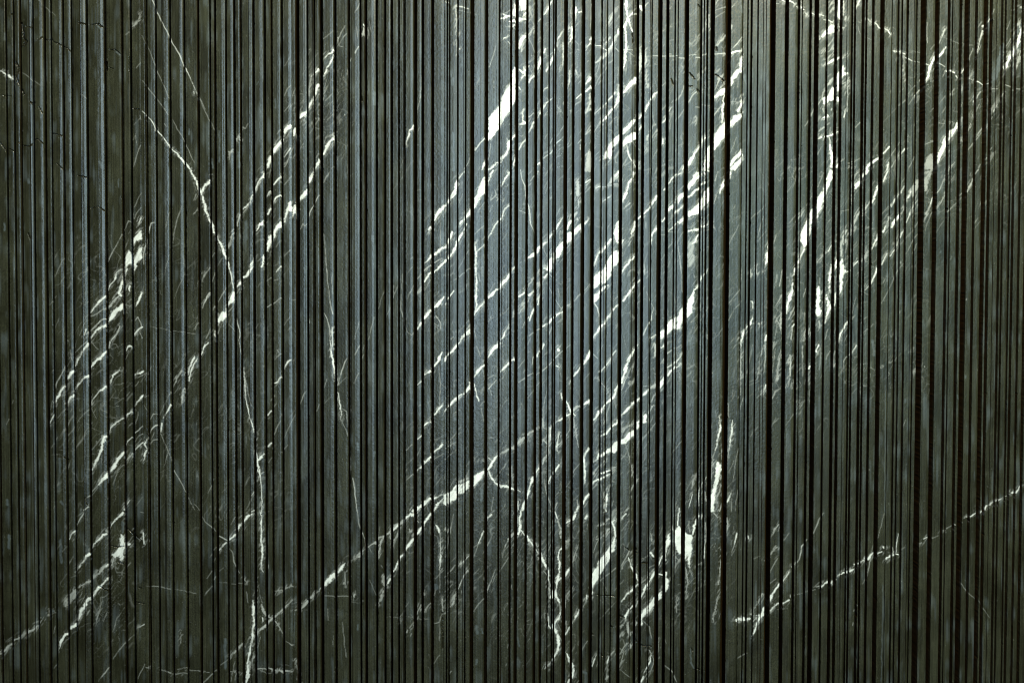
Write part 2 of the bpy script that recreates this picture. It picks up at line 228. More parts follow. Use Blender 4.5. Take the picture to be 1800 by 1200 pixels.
TR[(680,0,4)] = """w 485,45,9 490,130,9 495,250,6 490,400,6; 410,10,8 440,30,5; 485,50,6 530,50,7 575,65,8; w 490,70,5 575,90,5; w 585,85,5 630,105,5
P 935,0 985,0 985,40 970,85 940,80 930,40
P 880,70 910,30 920,60 915,110 885,115
900,50,18 905,30,14; 805,130,12 840,115,12 880,100,14; 815,90,8 850,110,10 880,110,10; 860,150,14 900,145,16 940,150,16 985,140,10; 880,190,12 920,160,16; 980,100,20 960,130,8; 1000,0,10 985,40,8; w 805,280,7 880,240,6; 820,265,9 850,255,8; 855,180,7 910,170,8; 850,290,8 870,310,5; w 820,90,7 900,50,8; w 830,180,6 910,200,5; w 850,210,5 920,195,4
985,255,9 965,265,14 950,285,20 935,320,20 930,350,10; w 1035,205,12 1010,235,10 985,255,10; w 960,310,14 945,370,14; w 1000,60,10 1020,120,8; w 1010,70,6 1045,20,6; w 1045,200,6 1020,150,5; w 990,260,5 1040,370,5
1165,0,9 1140,40,11 1110,95,8; 1085,130,8 1065,155,8; 1230,225,9 1200,280,9 1185,350,10 1165,400,14 1145,450,16 1120,500,9
1080,400,9 1075,450,24 1060,490,12; 1085,480,10 1095,500,8; 1115,340,14 1105,370,10
w 1240,300,14 1240,400,12 1230,480,7; w 1260,210,9 1290,190,14; 1305,180,16 1300,260,14 1285,290,8; 1330,50,18 1330,100,16; w 1330,100,16 1320,160,12; 1350,85,14 1375,75,10
P 895,470 912,465 918,560 918,640 900,710 870,770 830,820 800,870 790,900 740,960 715,985 714,840 745,790 790,745 805,690 840,620 870,580 885,520
935,500,14 960,520,14 975,500,20; 945,560,14 960,540,12; 930,620,9 940,640,10; 1000,470,9 990,490,6; 1035,540,18 1010,560,12 1000,590,6; 965,480,10 970,540,14
1155,690,8 1120,720,8 1095,760,9 1075,800,8 1065,830,6; w 1185,660,5 1150,700,6; 1130,610,9 1105,625,6; 1035,800,8 1000,830,6; 1035,860,9 1015,900,9 1000,940,5; 960,780,7 955,850,9 965,870,20 930,890,12
910,935,14 880,970,11 860,1000,20 855,1040,16 830,1080,20 805,1110,16 800,1140,10; 840,970,8 860,1000,8; 975,985,9 950,1020,8 930,1060,9; 905,1100,12 890,1160,10; w 925,1060,5 870,1050,5
1225,980,7 1180,1020,7 1150,1070,8 1105,1110,6; w 1270,920,4 1225,980,5; 690,970,9 655,1010,8 620,1060,7; w 585,1110,7 570,1150,8; 570,1150,7 540,1190,5
w 770,320,6 745,400,7; 745,400,5 720,470,7; w 660,540,6 620,630,8; w 750,560,4 750,620,4; w 245,540,4 235,680,5 210,790,7; 210,790,5 205,850,5; 195,870,5 180,910,12 165,920,9 150,970,6 135,1030,5; w 128,1080,6 100,1160,6
s 100,170,5 100,420,6; s 382,100,4 385,300,5; 780,1140,14 750,1170,16 720,1195,12; 700,1110,9 680,1160,12 670,1190,9; w 730,1010,7 720,1100,6
1380,645,12 1335,685,9; w 1330,490,24 1335,520,14; w 1285,490,16 1280,570,9 1270,620,5; 1385,960,8 1345,1000,6; 1430,300,14 1400,330,6; 1440,260,20 1430,275,14; 1430,540,24 1400,590,8; 1440,600,20 1395,640,10; 1360,1010,8 1360,1050,6
w 1430,720,18 1410,780,16; w 1430,200,7 1440,20,7; w 1415,420,7 1395,450,7; w 1430,880,12 1395,940,11; wP 1395,1150 1440,1040 1440,1200 1390,1200
1050,1170,9 1075,1150,12; s 465,560,20 460,600,20; s 465,940,14 465,1200,20; 510,345,10 512,352,9"""
TR[(680,300,4)] = """545,10,10 520,40,7 500,70,6; 500,60,5 495,90,24 480,150,22 455,190,16 425,235,16 405,245,18 380,270,24 355,300,20 335,345,10; 310,400,16 295,430,6; w 280,480,4 275,495,4
w 375,290,6 375,560,5 380,690,5; w 395,300,7 398,320,6
P 700,30 708,60 690,150 665,180 640,240 615,275 614,200 635,150 655,90 680,50
750,0,20 730,30,16 710,90,14; 860,10,26 840,50,12 820,70,12 800,110,8
595,260,22 580,300,30 555,330,16 530,360,12 515,380,8; w 560,270,7 540,300,8
560,380,12 540,420,11 515,470,10 490,520,14 470,570,16 450,600,14 420,630,12 390,650,10 350,690,10 325,710,9; 305,720,16 280,760,18 260,790,12; w 240,820,9 220,855,6; w 305,780,8 260,860,5
460,440,18 440,490,14 415,530,12 380,540,10 350,570,16 330,590,14; 320,590,12 300,620,12 285,640,8 265,655,6; 390,610,6 340,640,7 300,680,7 250,720,7 215,760,5
w 165,860,5 145,910,4; w 110,720,4 100,900,6; w 100,900,6 100,980,8 130,1080,5 140,1140,5 175,1165,5 205,1120,5; w 190,810,4 165,870,5; w 180,680,4 140,740,4; w 50,800,4 40,890,4; w 20,960,4 0,1010,4
400,880,12 375,920,16 350,945,20 330,960,16; 320,975,10 290,1005,18 265,1040,20 240,1075,12 210,1115,9; 470,850,10 440,890,8 410,935,12
w 590,685,8 540,720,7 475,775,7; w 465,720,6 445,750,6; w 575,560,5 500,700,4; 620,500,6 628,570,10 625,640,10 630,760,8 628,850,10 628,960,12 615,1020,12; 685,520,6 655,550,7 630,575,9; w 612,1110,8 630,1180,8; w 620,450,8 680,385,7
615,1010,10 640,975,14 665,950,12 690,915,9; 710,895,10 730,875,10 760,850,14 785,830,12 800,800,14 830,765,20 850,740,26 865,710,16; 880,700,8 900,670,12; w 905,700,7 880,720,7; w 945,650,7 935,655,7; 990,620,12 1025,600,16 1060,565,20 1075,545,9 1100,510,18 1125,490,12 1155,445,14 1190,410,9 1210,370,9 1235,325,10
w 720,850,6 760,790,6; 860,240,7 830,260,6 815,310,7 780,360,10 750,400,9 730,440,7 710,480,6; w 880,260,5 870,330,4; w 760,130,7 770,170,8 730,210,8 740,160,7; w 740,240,6 725,290,7; w 770,190,9 810,205,6
940,0,7 950,60,6 970,110,6 980,210,6 1000,260,7 1010,370,8 1030,420,5; w 1030,420,6 1045,450,6; 930,290,6 1000,310,5; 1050,20,7 1010,75,6; 1065,10,10 1060,15,8; w 1150,40,5 1115,160,4; w 1220,260,5 1190,320,5
P 1240,490 1240,560 1215,600 1190,625 1165,660 1145,700 1120,690 1130,640 1160,590 1195,550 1215,515
P 1270,440 1300,430 1330,395 1370,370 1370,400 1340,430 1310,470 1260,520 1245,520 1260,480
1390,375,14 1415,345,9; 1290,350,24 1275,385,20 1255,420,14 1245,460,18; w 1330,290,18 1310,330,18; w 1340,330,20 1342,340,16; w 1345,80,30 1340,160,40; w 1350,210,20 1350,240,14; 1290,160,6 1300,150,6; 1400,80,10 1440,50,7; w 1440,100,8 1395,150,8
1120,680,14 1100,680,12; 1135,710,12 1110,745,26; 1145,720,6 1190,765,6; w 1080,700,10 1050,740,9 1000,800,9 960,850,8; w 1080,790,24 1060,805,26 1035,850,20; 1035,850,16 1000,880,24; 965,860,16 930,890,18; w 985,920,11 950,950,14 925,980,12; 1000,1060,9 1020,1000,9 1050,930,10 1075,880,9; w 965,960,12 930,1010,10; w 1100,750,7 1080,860,10; 1080,860,7 1060,950,12
w 890,990,12 885,1030,10; w 865,1080,16 840,1120,12; 840,1120,10 820,1160,12 800,1190,8; w 960,1080,8 955,1110,7; 1000,1030,9 970,1075,8
1235,990,10 1200,1010,11 1170,1030,12 1130,1065,14 1095,1095,11; 1080,1110,7 1050,1130,6 1000,1165,6; w 1225,965,9 1290,935,11; w 1310,920,7 1355,870,8 1395,830,7; 1395,830,5 1430,790,6
w 1120,780,5 1160,850,4 1230,980,7; w 1200,830,5 1215,880,5; w 1160,1090,9 1135,1150,8; w 1100,530,8 1125,600,7; w 1160,540,7 1130,600,7; w 1210,380,5 1190,450,5; w 1220,420,8 1215,480,8
520,1190,12 550,1160,16 580,1130,24 590,1100,8; w 575,1050,7 500,1140,8; w 450,1190,9 470,1170,8; w 345,1020,16 375,1060,6 375,1110,9; w 710,1060,4 750,1030,5; w 820,1000,5 860,960,5; w 1280,350,10 1290,300,10; w 340,1090,5 370,1115,5; w 500,160,5 515,240,5"""
TR[(680,600,4)] = """515,0,10 490,35,12 460,70,14 430,95,16 405,130,14; 390,70,7 370,110,12 350,145,14 335,170,12; 315,205,20 290,220,14 260,240,8; 245,275,12 215,305,6
800,5,9 770,35,22 745,55,18 725,85,9 710,110,7; 690,155,10 670,180,16 645,210,18 615,245,12; 595,275,24 585,315,24 560,350,12 535,370,12; 535,370,9 500,395,10 470,415,9 440,450,14 405,490,12; w 535,375,14 440,455,14
395,440,8 370,465,12 345,495,10 330,515,9; 320,550,14 295,575,12 270,590,12 260,610,7; 245,655,10 215,685,9; w 180,730,8 135,770,7
915,105,12 880,130,12 855,155,16 830,175,20 800,205,12; w 770,270,9 740,300,10; 740,300,7 715,330,9; w 750,235,8 710,260,8; w 720,325,5 735,380,5; w 670,190,7 690,260,7; 610,300,10 625,350,9 645,420,9; w 660,470,7 680,560,5; w 700,400,5 650,460,5; w 630,30,7 660,110,6
1105,10,16 1095,45,9 1070,80,9 1055,110,16; 1025,110,7 1020,180,6; w 975,130,6 925,190,6; w 1050,90,10 1030,110,10
1205,50,20 1206,60,22; 1290,20,5 1235,65,5; 1235,65,4 1200,100,7 1150,150,6 1090,205,6 1050,240,5; 1030,225,6 990,250,6 925,295,5; 1195,172,14 1205,178,12; w 1200,120,5 1225,250,5
P 1430,60 1430,85 1400,140 1385,155 1385,130
1360,175,14 1340,205,12 1315,240,12; w 1290,270,14 1280,300,7; 395,715,12 365,745,14 335,775,10; 320,800,11 295,830,12 265,855,14 240,885,7 205,910,6; 190,935,7 130,985,5
w 480,660,7 430,710,7; w 470,720,7 410,750,9; w 490,765,6 410,825,6; w 430,780,8 435,785,8; w 520,600,4 480,660,5; w 400,785,5 330,825,5
P 400,1075 440,1070 470,1040 490,1015 525,1000 575,980 578,1030 540,1060 505,1080 490,1110 450,1130 415,1150 400,1145
P 610,950 650,925 695,905 695,925 660,960 640,990 612,1020 620,980
590,970,12 595,965,10; w 585,1010,24 600,1000,20; 610,960,10 620,950,10; w 500,990,20 575,965,16
700,905,14 730,880,14 745,845,18 760,820,16 775,800,12; w 800,785,13 830,765,14 860,750,14 885,745,12; w 885,755,16 910,730,16 940,705,20 970,680,22; w 990,660,16 1020,640,16 1060,615,14 1090,600,14; 990,655,7 1080,605,6; w 1100,605,8 1130,610,10; w 1170,580,14 1210,555,12; 1210,555,9 1240,535,12 1290,500,14; w 1310,480,18 1335,460,24 1360,450,20; 1385,440,16 1430,410,22
w 395,1070,16 350,1090,18; 350,1090,12 300,1115,18 250,1150,22 210,1180,22 180,1200,16; 390,1105,8 350,1150,14 330,1185,10
710,815,9 740,840,9; w 675,835,10 690,840,8; 715,910,6 735,955,9 765,990,9 800,1010,20 840,1015,20 885,1035,10 940,1060,5
w 1155,580,16 1145,620,26 1145,690,20 1140,720,12; 1150,600,12 1147,680,12; w 1105,690,9 1140,725,9 1135,780,10 1100,830,14; 1100,830,9 1095,860,8; 1095,540,7 1100,600,9
1210,650,9 1195,720,8 1200,770,6; 1190,740,9 1215,720,8; w 1215,720,8 1250,680,9 1270,650,6; w 1180,770,8 1215,690,7; w 1285,500,7 1285,620,7 1255,670,7
1225,360,7 1235,400,10 1260,415,8 1280,450,10 1300,490,14 1325,520,12; w 1315,540,11 1330,650,9; 1330,650,7 1350,740,6; 1430,740,9 1400,780,7 1385,830,8 1395,940,11 1390,1000,5
1210,870,10 1180,910,12 1150,950,9 1130,1000,6; 1070,890,12 1045,935,12 1020,975,20 1005,1030,12 990,1100,9 965,1150,10 950,1190,16
w 1370,840,6 1320,900,6 1300,960,6; w 1210,1060,5 1150,1120,5; w 1110,960,6 1120,1060,7 1160,1160,7; w 1340,1110,7 1345,1170,14; 1345,1160,12 1325,1200,16; 1430,1060,12 1400,1100,12 1380,1140,12; 1200,1130,5 1175,1190,9; 920,1130,9 925,1190,8; w 880,870,10 885,1050,8
s 165,250,6 168,410,8 185,415,6; w 370,160,6 375,300,7 370,500,4; w 380,290,5 420,330,7; w 750,1090,7 735,1190,7; w 500,1100,7 490,1190,7; w 1100,600,6 1100,480,7 1110,400,6 1140,300,5; s 480,540,16 482,550,14; s 665,1040,20 665,1120,20; w 715,680,5 765,670,5; w 1150,1180,8 1165,1195,10"""
TR[(680,900,4)] = """220,0,5 180,20,18 130,50,24; w 130,50,26 90,75,24 60,95,24 20,135,14; w 20,135,10 0,150,10; w 95,100,8 50,190,8 45,230,6
315,10,12 280,60,14 240,115,14 210,155,12 180,200,16 150,240,14 120,285,12 95,310,14 70,365,12 45,410,12; 20,465,10 0,510,8; w 30,150,12 25,190,8
340,85,6 360,110,14 365,135,10; w 410,110,10 425,140,11; w 215,60,10 225,70,12; w 160,125,12 162,150,12; w 90,720,8 90,780,11
w 375,120,7 375,200,9; 375,200,6 375,300,9 375,400,5; w 372,400,6 372,560,7; w 370,780,6 370,900,7; w 470,20,7 440,160,6 415,310,7
730,15,10 710,40,16; 685,130,9 660,175,9 645,220,7; w 645,220,7 610,320,8; w 650,215,7 610,250,6; 575,310,9 515,370,6; w 480,375,8 460,405,8 405,450,7; w 395,400,7 340,465,7
w 570,410,16 545,440,9; 545,440,7 520,500,8 500,545,6; w 490,570,9 465,640,11 440,670,8; w 430,700,6 385,710,8 370,770,6 330,780,6; w 460,510,8 420,560,8
w 890,145,10 855,185,14; 865,175,8 830,240,7; w 830,240,6 810,320,6; w 765,400,6 745,450,8; 745,450,6 720,510,7 700,570,5; w 690,595,8 650,640,7 610,700,5; w 750,140,5 705,240,5
940,0,14 935,60,12 940,110,12 920,160,28; 945,130,9 975,180,12; 985,170,14 1010,215,9 1035,250,9 1060,290,9; w 995,190,11 1040,210,9 1060,240,9
1085,280,12 1090,320,22 1110,360,14 1130,390,9 1140,470,14; w 1140,470,12 1145,540,10 1150,600,10; 1100,410,6 1130,440,7; w 1060,320,9 1100,325,7; w 1065,260,8 1090,290,9
1185,0,10 1200,40,12; w 1200,40,12 1220,120,16 1225,180,12; w 1190,50,9 1165,110,6; w 1140,160,5 1180,90,5
1330,10,16 1305,45,14 1260,70,14; w 1320,30,10 1270,90,10; 1260,200,20 1240,240,14 1215,270,8 1205,310,14 1215,350,12 1215,420,9 1195,480,20 1190,510,10 1185,560,12 1195,600,20 1215,640,9; w 1215,640,9 1220,700,12; 1220,700,7 1210,740,10 1180,780,12 1165,800,16 1190,840,20 1205,880,20 1212,930,20 1200,970,14 1185,1010,16 1160,1040,16; w 1160,1040,14 1130,1080,12 1110,1100,8
1170,550,14 1160,590,22 1180,610,12; w 1145,640,6 1125,680,7; 1125,680,4 1140,790,9 1160,820,12; w 1210,640,6 1180,690,6
1275,405,20 1260,440,12 1220,460,10 1200,490,8; w 1275,400,10 1300,360,9 1320,300,8 1345,240,6; w 1310,525,9 1280,560,8 1250,600,8 1230,610,7; w 1260,610,10 1250,660,9 1240,690,8
1410,580,10 1400,620,6; w 1400,620,5 1380,660,6; 1355,680,9 1330,730,10 1300,780,12; 1285,800,8 1270,830,12 1255,860,7; w 1255,790,7 1260,760,7; w 1265,760,6 1265,820,8
w 1215,880,11 1225,900,9; 1270,990,12 1285,1030,20 1305,1070,16 1312,1110,14 1300,1160,14 1275,1190,20; w 1405,20,22 1395,45,18; w 1410,900,7 1370,970,7
w 240,650,9 215,700,8 190,770,7 160,820,8; w 145,835,10 140,850,14; w 310,640,9 270,690,7; s 345,510,20 348,530,20; w 345,540,7 330,580,7; w 390,600,10 390,690,11; 260,565,7 262,585,9
w 0,735,5 60,735,6; w 150,740,4 300,760,5; s 920,890,8 928,950,10; w 875,510,7 880,540,8; w 455,1120,8 440,1140,8; w 370,1000,5 330,1060,5; w 1225,760,8 1230,770,6; s 630,800,24 635,850,20; s 630,1040,16 630,1070,16; s 670,820,10 672,850,10
k 390,700,10 388,950,12; k 1230,810,20 1245,820,16"""
TR[(1020,0,4)] = """325,0,20 325,60,16 335,110,16 340,150,14 360,200,10 370,220,9; 330,130,8 315,190,16 320,240,10 325,300,9 320,380,12 315,440,9 305,490,8
370,90,14 345,120,10; 400,90,9 370,105,8; 425,40,24 430,60,16; 480,10,8 450,35,8; w 390,60,8 330,130,8
w 265,60,10 230,90,10 215,130,14 200,170,8; 270,200,10 265,240,24; w 265,240,24 235,280,24; 235,290,12 215,330,24; w 215,330,24 190,370,20 160,400,18 130,430,14 100,455,10; 200,350,8 110,445,5; w 210,260,16 170,310,9
100,330,7 150,330,8 180,350,7 215,340,9; 245,340,7 270,365,6; 300,355,8 365,352,6; w 340,370,6 380,395,7
w 420,330,12 425,400,16 420,460,16 415,500,14; 405,540,20 380,575,30 350,600,20 325,630,18 300,655,14; w 380,540,9 340,600,9; w 460,350,12 465,420,14 455,470,14; w 465,480,8 465,540,9 475,610,7
440,385,4 530,385,4 610,385,6 640,385,5; 600,400,6 740,402,8; 760,382,5 815,382,7; 815,400,8 860,395,7 900,370,5; 945,385,7 1025,378,9; 1060,370,12 1090,358,10 1140,350,10; w 1080,370,12 1060,395,8
P 1140,385 1143,440 1138,500 1115,510 1085,550 1060,600 1055,560 1085,500 1120,470 1128,420
1140,250,7 1110,290,8 1080,330,8; w 1140,270,8 1110,310,7; w 1065,175,12 1065,200,8; 1090,30,6 950,80,5; w 1015,90,8 950,130,6; w 1110,0,5 1060,50,5; s 1155,530,14 1155,570,14 1165,600,8; w 1115,540,7 1105,610,6
w 970,0,9 950,40,6; w 905,100,20 905,190,12; w 855,220,6 765,330,5; w 850,250,5 770,310,4; w 1030,240,11 1000,280,11 960,330,9
545,640,14 525,655,10 500,690,9 470,740,9 455,775,8; w 600,575,6 575,595,7; w 730,595,8 710,660,8 670,720,8; 640,760,7 625,790,9; w 600,740,6 575,770,7; 605,815,9 590,840,10 573,865,6
820,640,8 790,670,7 765,715,8; w 740,755,8 700,810,7 665,865,6; w 885,480,9 825,540,7; w 245,650,24 215,690,18; 240,655,12 180,725,10; w 180,725,12 140,770,8 100,810,7
w 265,600,14 260,650,20; 265,660,16 265,700,20 245,750,14; 245,750,12 215,780,12 180,820,14 150,860,8; w 150,860,7 105,920,6; w 265,480,6 265,560,6; w 260,780,6 265,880,6
P 1030,615 1025,640 1000,670 970,690 942,708 942,690 980,650
1010,650,8 1005,740,10 1000,800,12 998,870,12; 1000,735,8 940,820,8; w 1060,715,9 1100,705,7
P 1135,675 1138,730 1120,790 1108,780 1128,735
P 1138,790 1135,820 1100,850 1055,900 1053,850 1090,810
P 1030,855 1030,930 1010,975 980,1010 940,1060 938,990 950,950 985,890
P 935,1060 930,1090 915,1140 905,1200 860,1200 875,1120 890,1050 915,1010
880,965,16 860,990,9 835,1030,10 800,1080,16 770,1140,20 755,1170,10; 740,1150,20 720,1195,12; w 500,900,9 520,865,8; w 480,940,14 470,980,16; w 540,900,9 500,970,10; 580,970,12 580,1000,14; w 420,880,12 430,870,12; w 470,1030,10 450,1070,8
P 395,930 395,965 370,990 340,1005 310,1025 300,1070 298,1000 330,960 360,940
P 395,830 380,870 350,905 310,945 300,950 300,920 330,890 365,850
435,795,18 420,825,12; 430,880,16 415,905,14
P 295,930 290,985 255,1010 225,1040 220,1090 205,1110 190,1100 170,1110 160,1090 190,1040 230,985 270,955
325,1010,5 335,1070,8 355,1120,8 390,1165,10; w 370,1000,5 420,1050,6; w 150,1110,9 130,1140,6; w 230,1100,9 160,1180,8; w 330,1110,9 290,1180,9; w 420,1140,11 400,1170,8; w 360,1130,8 310,1170,7
P 1135,1045 1132,1080 1100,1110 1060,1170 1052,1150 1080,1110
P 1135,1095 1135,1130 1090,1190 1060,1200 1055,1180 1100,1140
80,540,20 60,565,20 40,585,10; 75,600,18 40,630,12; w 75,280,14 40,350,8; w 70,660,22 70,730,22; w 75,760,18 35,790,14; w 80,900,12 40,940,10; w 60,1060,30 50,1160,40; w 1100,960,5 1060,1070,5
w 500,760,5 520,860,4; w 815,750,7 910,740,7; w 820,860,7 820,820,10; w 980,490,10 945,525,7; w 990,540,12 945,640,8; w 1025,570,10 970,640,6; s 1130,40,10 1145,80,6; s 330,0,30 335,120,26
k 770,510,9 805,550,9; k 950,530,8 1010,570,12; k 765,600,10 790,600,8; k 955,340,14 960,360,12; k 640,560,6 655,600,7; k 830,30,8 845,45,8; k 150,110,10 155,130,10; k 825,625,10 845,640,8; k 365,240,8 370,300,8"""
TR[(1020,300,4)] = """P 275,350 285,400 275,460 270,510 245,490 235,430 250,380
P 240,570 275,560 275,610 255,655 225,690 210,740 180,780 150,790 125,820 95,835 92,760 130,720 165,690 190,650 215,600
P 290,590 285,625 250,660 250,600
P 95,880 130,860 165,810 200,800 140,850 125,900 95,935
220,480,20 190,515,12 150,560,12 120,590,12 105,640,10 95,675,8; 300,490,14 290,520,10; 375,10,12 360,60,9 335,100,10 325,140,12 315,180,14 300,230,9
w 270,10,30 250,40,36 210,80,24; 110,130,12 150,110,9; w 150,110,10 265,95,11; 160,210,12 205,185,10; w 270,80,14 280,35,20; 265,15,14 250,40,16
385,355,22 385,385,20 365,430,12 355,470,8; 410,330,16 430,310,9 455,290,10 490,250,9 515,210,14 540,180,16 550,155,8; 590,130,9 630,80,8 660,50,12 715,5,9
P 840,10 850,40 815,70 780,110 760,135 758,90 790,50 820,0
P 745,130 740,165 700,200 685,225 683,190 715,155
660,230,18 635,265,18 620,290,14; 600,320,10 575,350,12; 555,380,10 530,410,14 505,445,10 498,510,7; 890,75,14 850,100,10 800,150,12 760,185,10; 730,235,10 690,275,9 655,310,8
P 910,110 912,170 895,225 860,270 820,300 790,310 760,325 758,290 790,260 830,225 860,180 880,130
P 745,315 740,345 690,370 685,360 715,330
680,375,10 620,435,6; 860,0,10 885,30,14; 890,0,12 885,20,12; 895,370,14 860,395,12 820,410,12 760,420,10
wP 830,440 815,480 800,520 795,560 805,640 785,660 760,670 755,520 790,485
830,440,10 810,490,10 790,510,14; 970,10,7 945,80,5
P 1075,0 1050,45 1050,20 1060,0
1025,50,14 1000,110,14 975,170,7; 960,180,6 940,240,5; w 660,490,8 620,550,7; 690,520,4 705,650,5 715,760,4; w 715,760,5 720,850,5; w 640,290,6 645,380,6
380,600,12 330,660,9 300,700,10 290,725,6; w 455,690,18 455,720,8 450,640,5
420,760,12 390,790,8 350,850,12 300,915,16; 270,940,14 240,970,10 215,1000,12 180,1060,14 150,1090,14 115,1140,14 92,1180,9; w 410,710,7 350,800,6
P 800,830 803,890 790,950 785,990 750,1030 750,930 775,880
895,700,5 855,750,8 830,800,10 800,840,10; w 880,720,6 830,790,5
P 735,935 735,1020 700,1100 680,1110 680,1030 710,970
P 675,1030 673,1110 640,1130 600,1160 565,1180 560,1130 610,1080 640,1050
500,1170,12 555,1130,7; 515,960,4 500,1040,8 470,1090,7 440,1150,7; w 465,840,5 490,900,6 515,960,6
w 1130,820,5 1045,930,6; w 1130,920,5 1085,970,7 1045,1050,6; w 1000,1110,4 960,1170,4; w 1135,700,6 1130,780,5
1325,490,6 1330,560,20 1315,610,24 1305,650,12; w 1305,650,9 1290,710,6; w 1370,470,6 1360,520,6; w 1200,700,11 1200,760,8; w 1240,670,14 1245,720,8
1200,925,8 1212,925,6 1212,970,10; 1210,1040,8 1195,1080,9 1165,1110,9 1145,1150,20 1130,1195,12; w 1260,1070,16 1275,1070,16; 1420,700,5 1400,820,8; w 1385,740,6 1375,820,5; w 1415,880,8 1375,960,7; w 1410,1000,10 1415,1060,10 1400,1100,8; w 1380,1040,9 1385,1050,8; 1310,1150,12 1305,1190,10
w 280,1040,4 250,1110,5; 95,930,9 120,970,5 135,1030,4; w 30,860,6 70,800,6; w 400,560,8 405,570,7; w 350,510,11 340,530,8; 30,370,10 55,340,8; 10,400,8 15,395,8; w 70,70,10 40,100,8
w 320,260,14 350,230,14; w 460,350,8 465,400,8; w 620,120,5 610,200,5; w 130,600,5 110,700,5"""
TR[(1020,600,4)] = """P 72,60 70,90 30,150 20,165 22,135 50,95
w 160,20,6 120,90,5; 95,95,7 125,125,5; 250,65,9 215,120,8 180,165,9 130,220,5; w 95,260,7 130,270,9; 130,270,8 180,320,7; w 180,320,8 200,360,9
410,10,7 380,50,12 345,120,16 320,200,18 290,290,14; w 400,100,6 350,200,9; 350,200,5 290,345,8; w 370,190,8 360,220,8; 265,310,14 245,365,20 225,400,20 200,420,14 165,450,9 125,515,16 90,560,10; w 205,440,10 180,540,8 155,590,8; w 235,400,8 250,470,7
590,20,20 570,40,12; w 530,20,18 525,100,16; w 715,20,8 650,60,7; 650,60,5 610,90,8 565,150,6; 715,90,7 680,140,9 640,170,8 610,190,7; 710,150,7 640,210,12 615,245,14
P 585,240 585,290 560,330 555,280
w 550,290,14 520,310,22 490,320,18; 480,330,10 460,350,14 430,380,10 405,410,18 370,440,16 330,480,14 290,525,10; 265,550,10 250,580,14 215,605,12 185,640,14 140,665,8; 70,400,14 40,425,16 20,440,12
w 520,370,11 500,420,11; w 520,440,9 480,500,11; 505,455,9 515,450,8
P 440,510 465,505 465,560 445,570
P 415,545 412,600 395,615 385,590 395,560
w 390,565,11 350,590,12 300,630,9
P 385,620 385,650 350,690 320,710 285,725 285,695 320,670 350,640
P 275,690 275,750 240,785 215,780 180,790 180,770 220,740 250,710
180,775,24 150,800,20; 130,790,10 120,830,20; w 120,830,20 90,850,18; w 180,830,8 130,880,8 90,930,10
w 250,885,10 200,905,18; 220,900,9 150,925,18; 210,930,14 150,960,10 100,990,14 80,1010,8; w 100,930,16 90,940,14; w 120,1010,10 80,1045,8; w 240,900,9 180,960,8
60,740,9 30,790,8 25,820,9 35,920,12 30,990,9; 65,1060,9 40,1100,14 20,1140,10
w 320,720,6 350,830,6 370,940,7 400,980,9; w 285,830,8 325,790,7; w 290,570,9 295,660,7; w 225,980,10 190,1060,10; 190,1060,8 180,1110,20 175,1190,20; w 240,990,9 215,985,9; w 150,1010,7 165,1090,10; w 370,1010,10 350,1060,8
975,530,5 985,610,12 970,680,9 950,770,8; w 950,770,9 930,830,7 920,980,5; 1005,720,10 1000,790,12; w 1000,790,12 995,830,8; 1075,550,7 1065,640,10 1050,750,10; w 1050,750,10 1035,840,8; w 1040,430,8 1045,530,7
P 960,845 988,865 985,920 975,980 955,1040 945,1120 940,1200 915,1200 915,1110 930,1060 945,980
w 990,1010,10 970,1080,9 950,1140,8; 1060,1060,8 1040,1110,10 1025,1140,9 1015,1100,6; w 1085,830,5 1045,920,5; w 1115,740,5 1090,860,5 1075,980,5; w 1110,1040,5 1090,1190,5; w 1000,1140,14 980,1195,14; w 1070,1100,6 1060,1190,6
w 815,930,7 795,980,9 790,1020,7; 790,1070,7 765,1150,9; w 865,990,9 835,1050,10; 835,1050,10 828,1160,10; 885,950,8 875,980,6; w 880,1050,8 885,1120,12; 700,1170,10 695,1200,12
1130,0,12 1130,40,8; w 1130,40,7 1130,120,8 1125,230,10 1125,380,7; w 1145,400,7 1120,490,7; w 1210,30,6 1170,230,8; 1290,20,5 1270,100,8; w 1270,100,8 1255,210,9; w 1305,0,8 1305,60,7; 1305,300,12 1300,330,8; w 1300,330,7 1290,350,7 1240,390,6; 1325,100,5 1355,118,6; w 1370,60,6 1350,230,6; w 1410,60,6 1395,180,8 1380,280,9; w 1405,340,7 1370,365,7 1350,410,8
w 585,510,6 440,670,6; w 500,610,5 440,680,6; 925,218,7 930,228,7; w 395,955,10 395,990,8; w 340,1170,10 325,1190,11; w 440,920,4 500,870,4; w 290,620,5 350,590,5"""
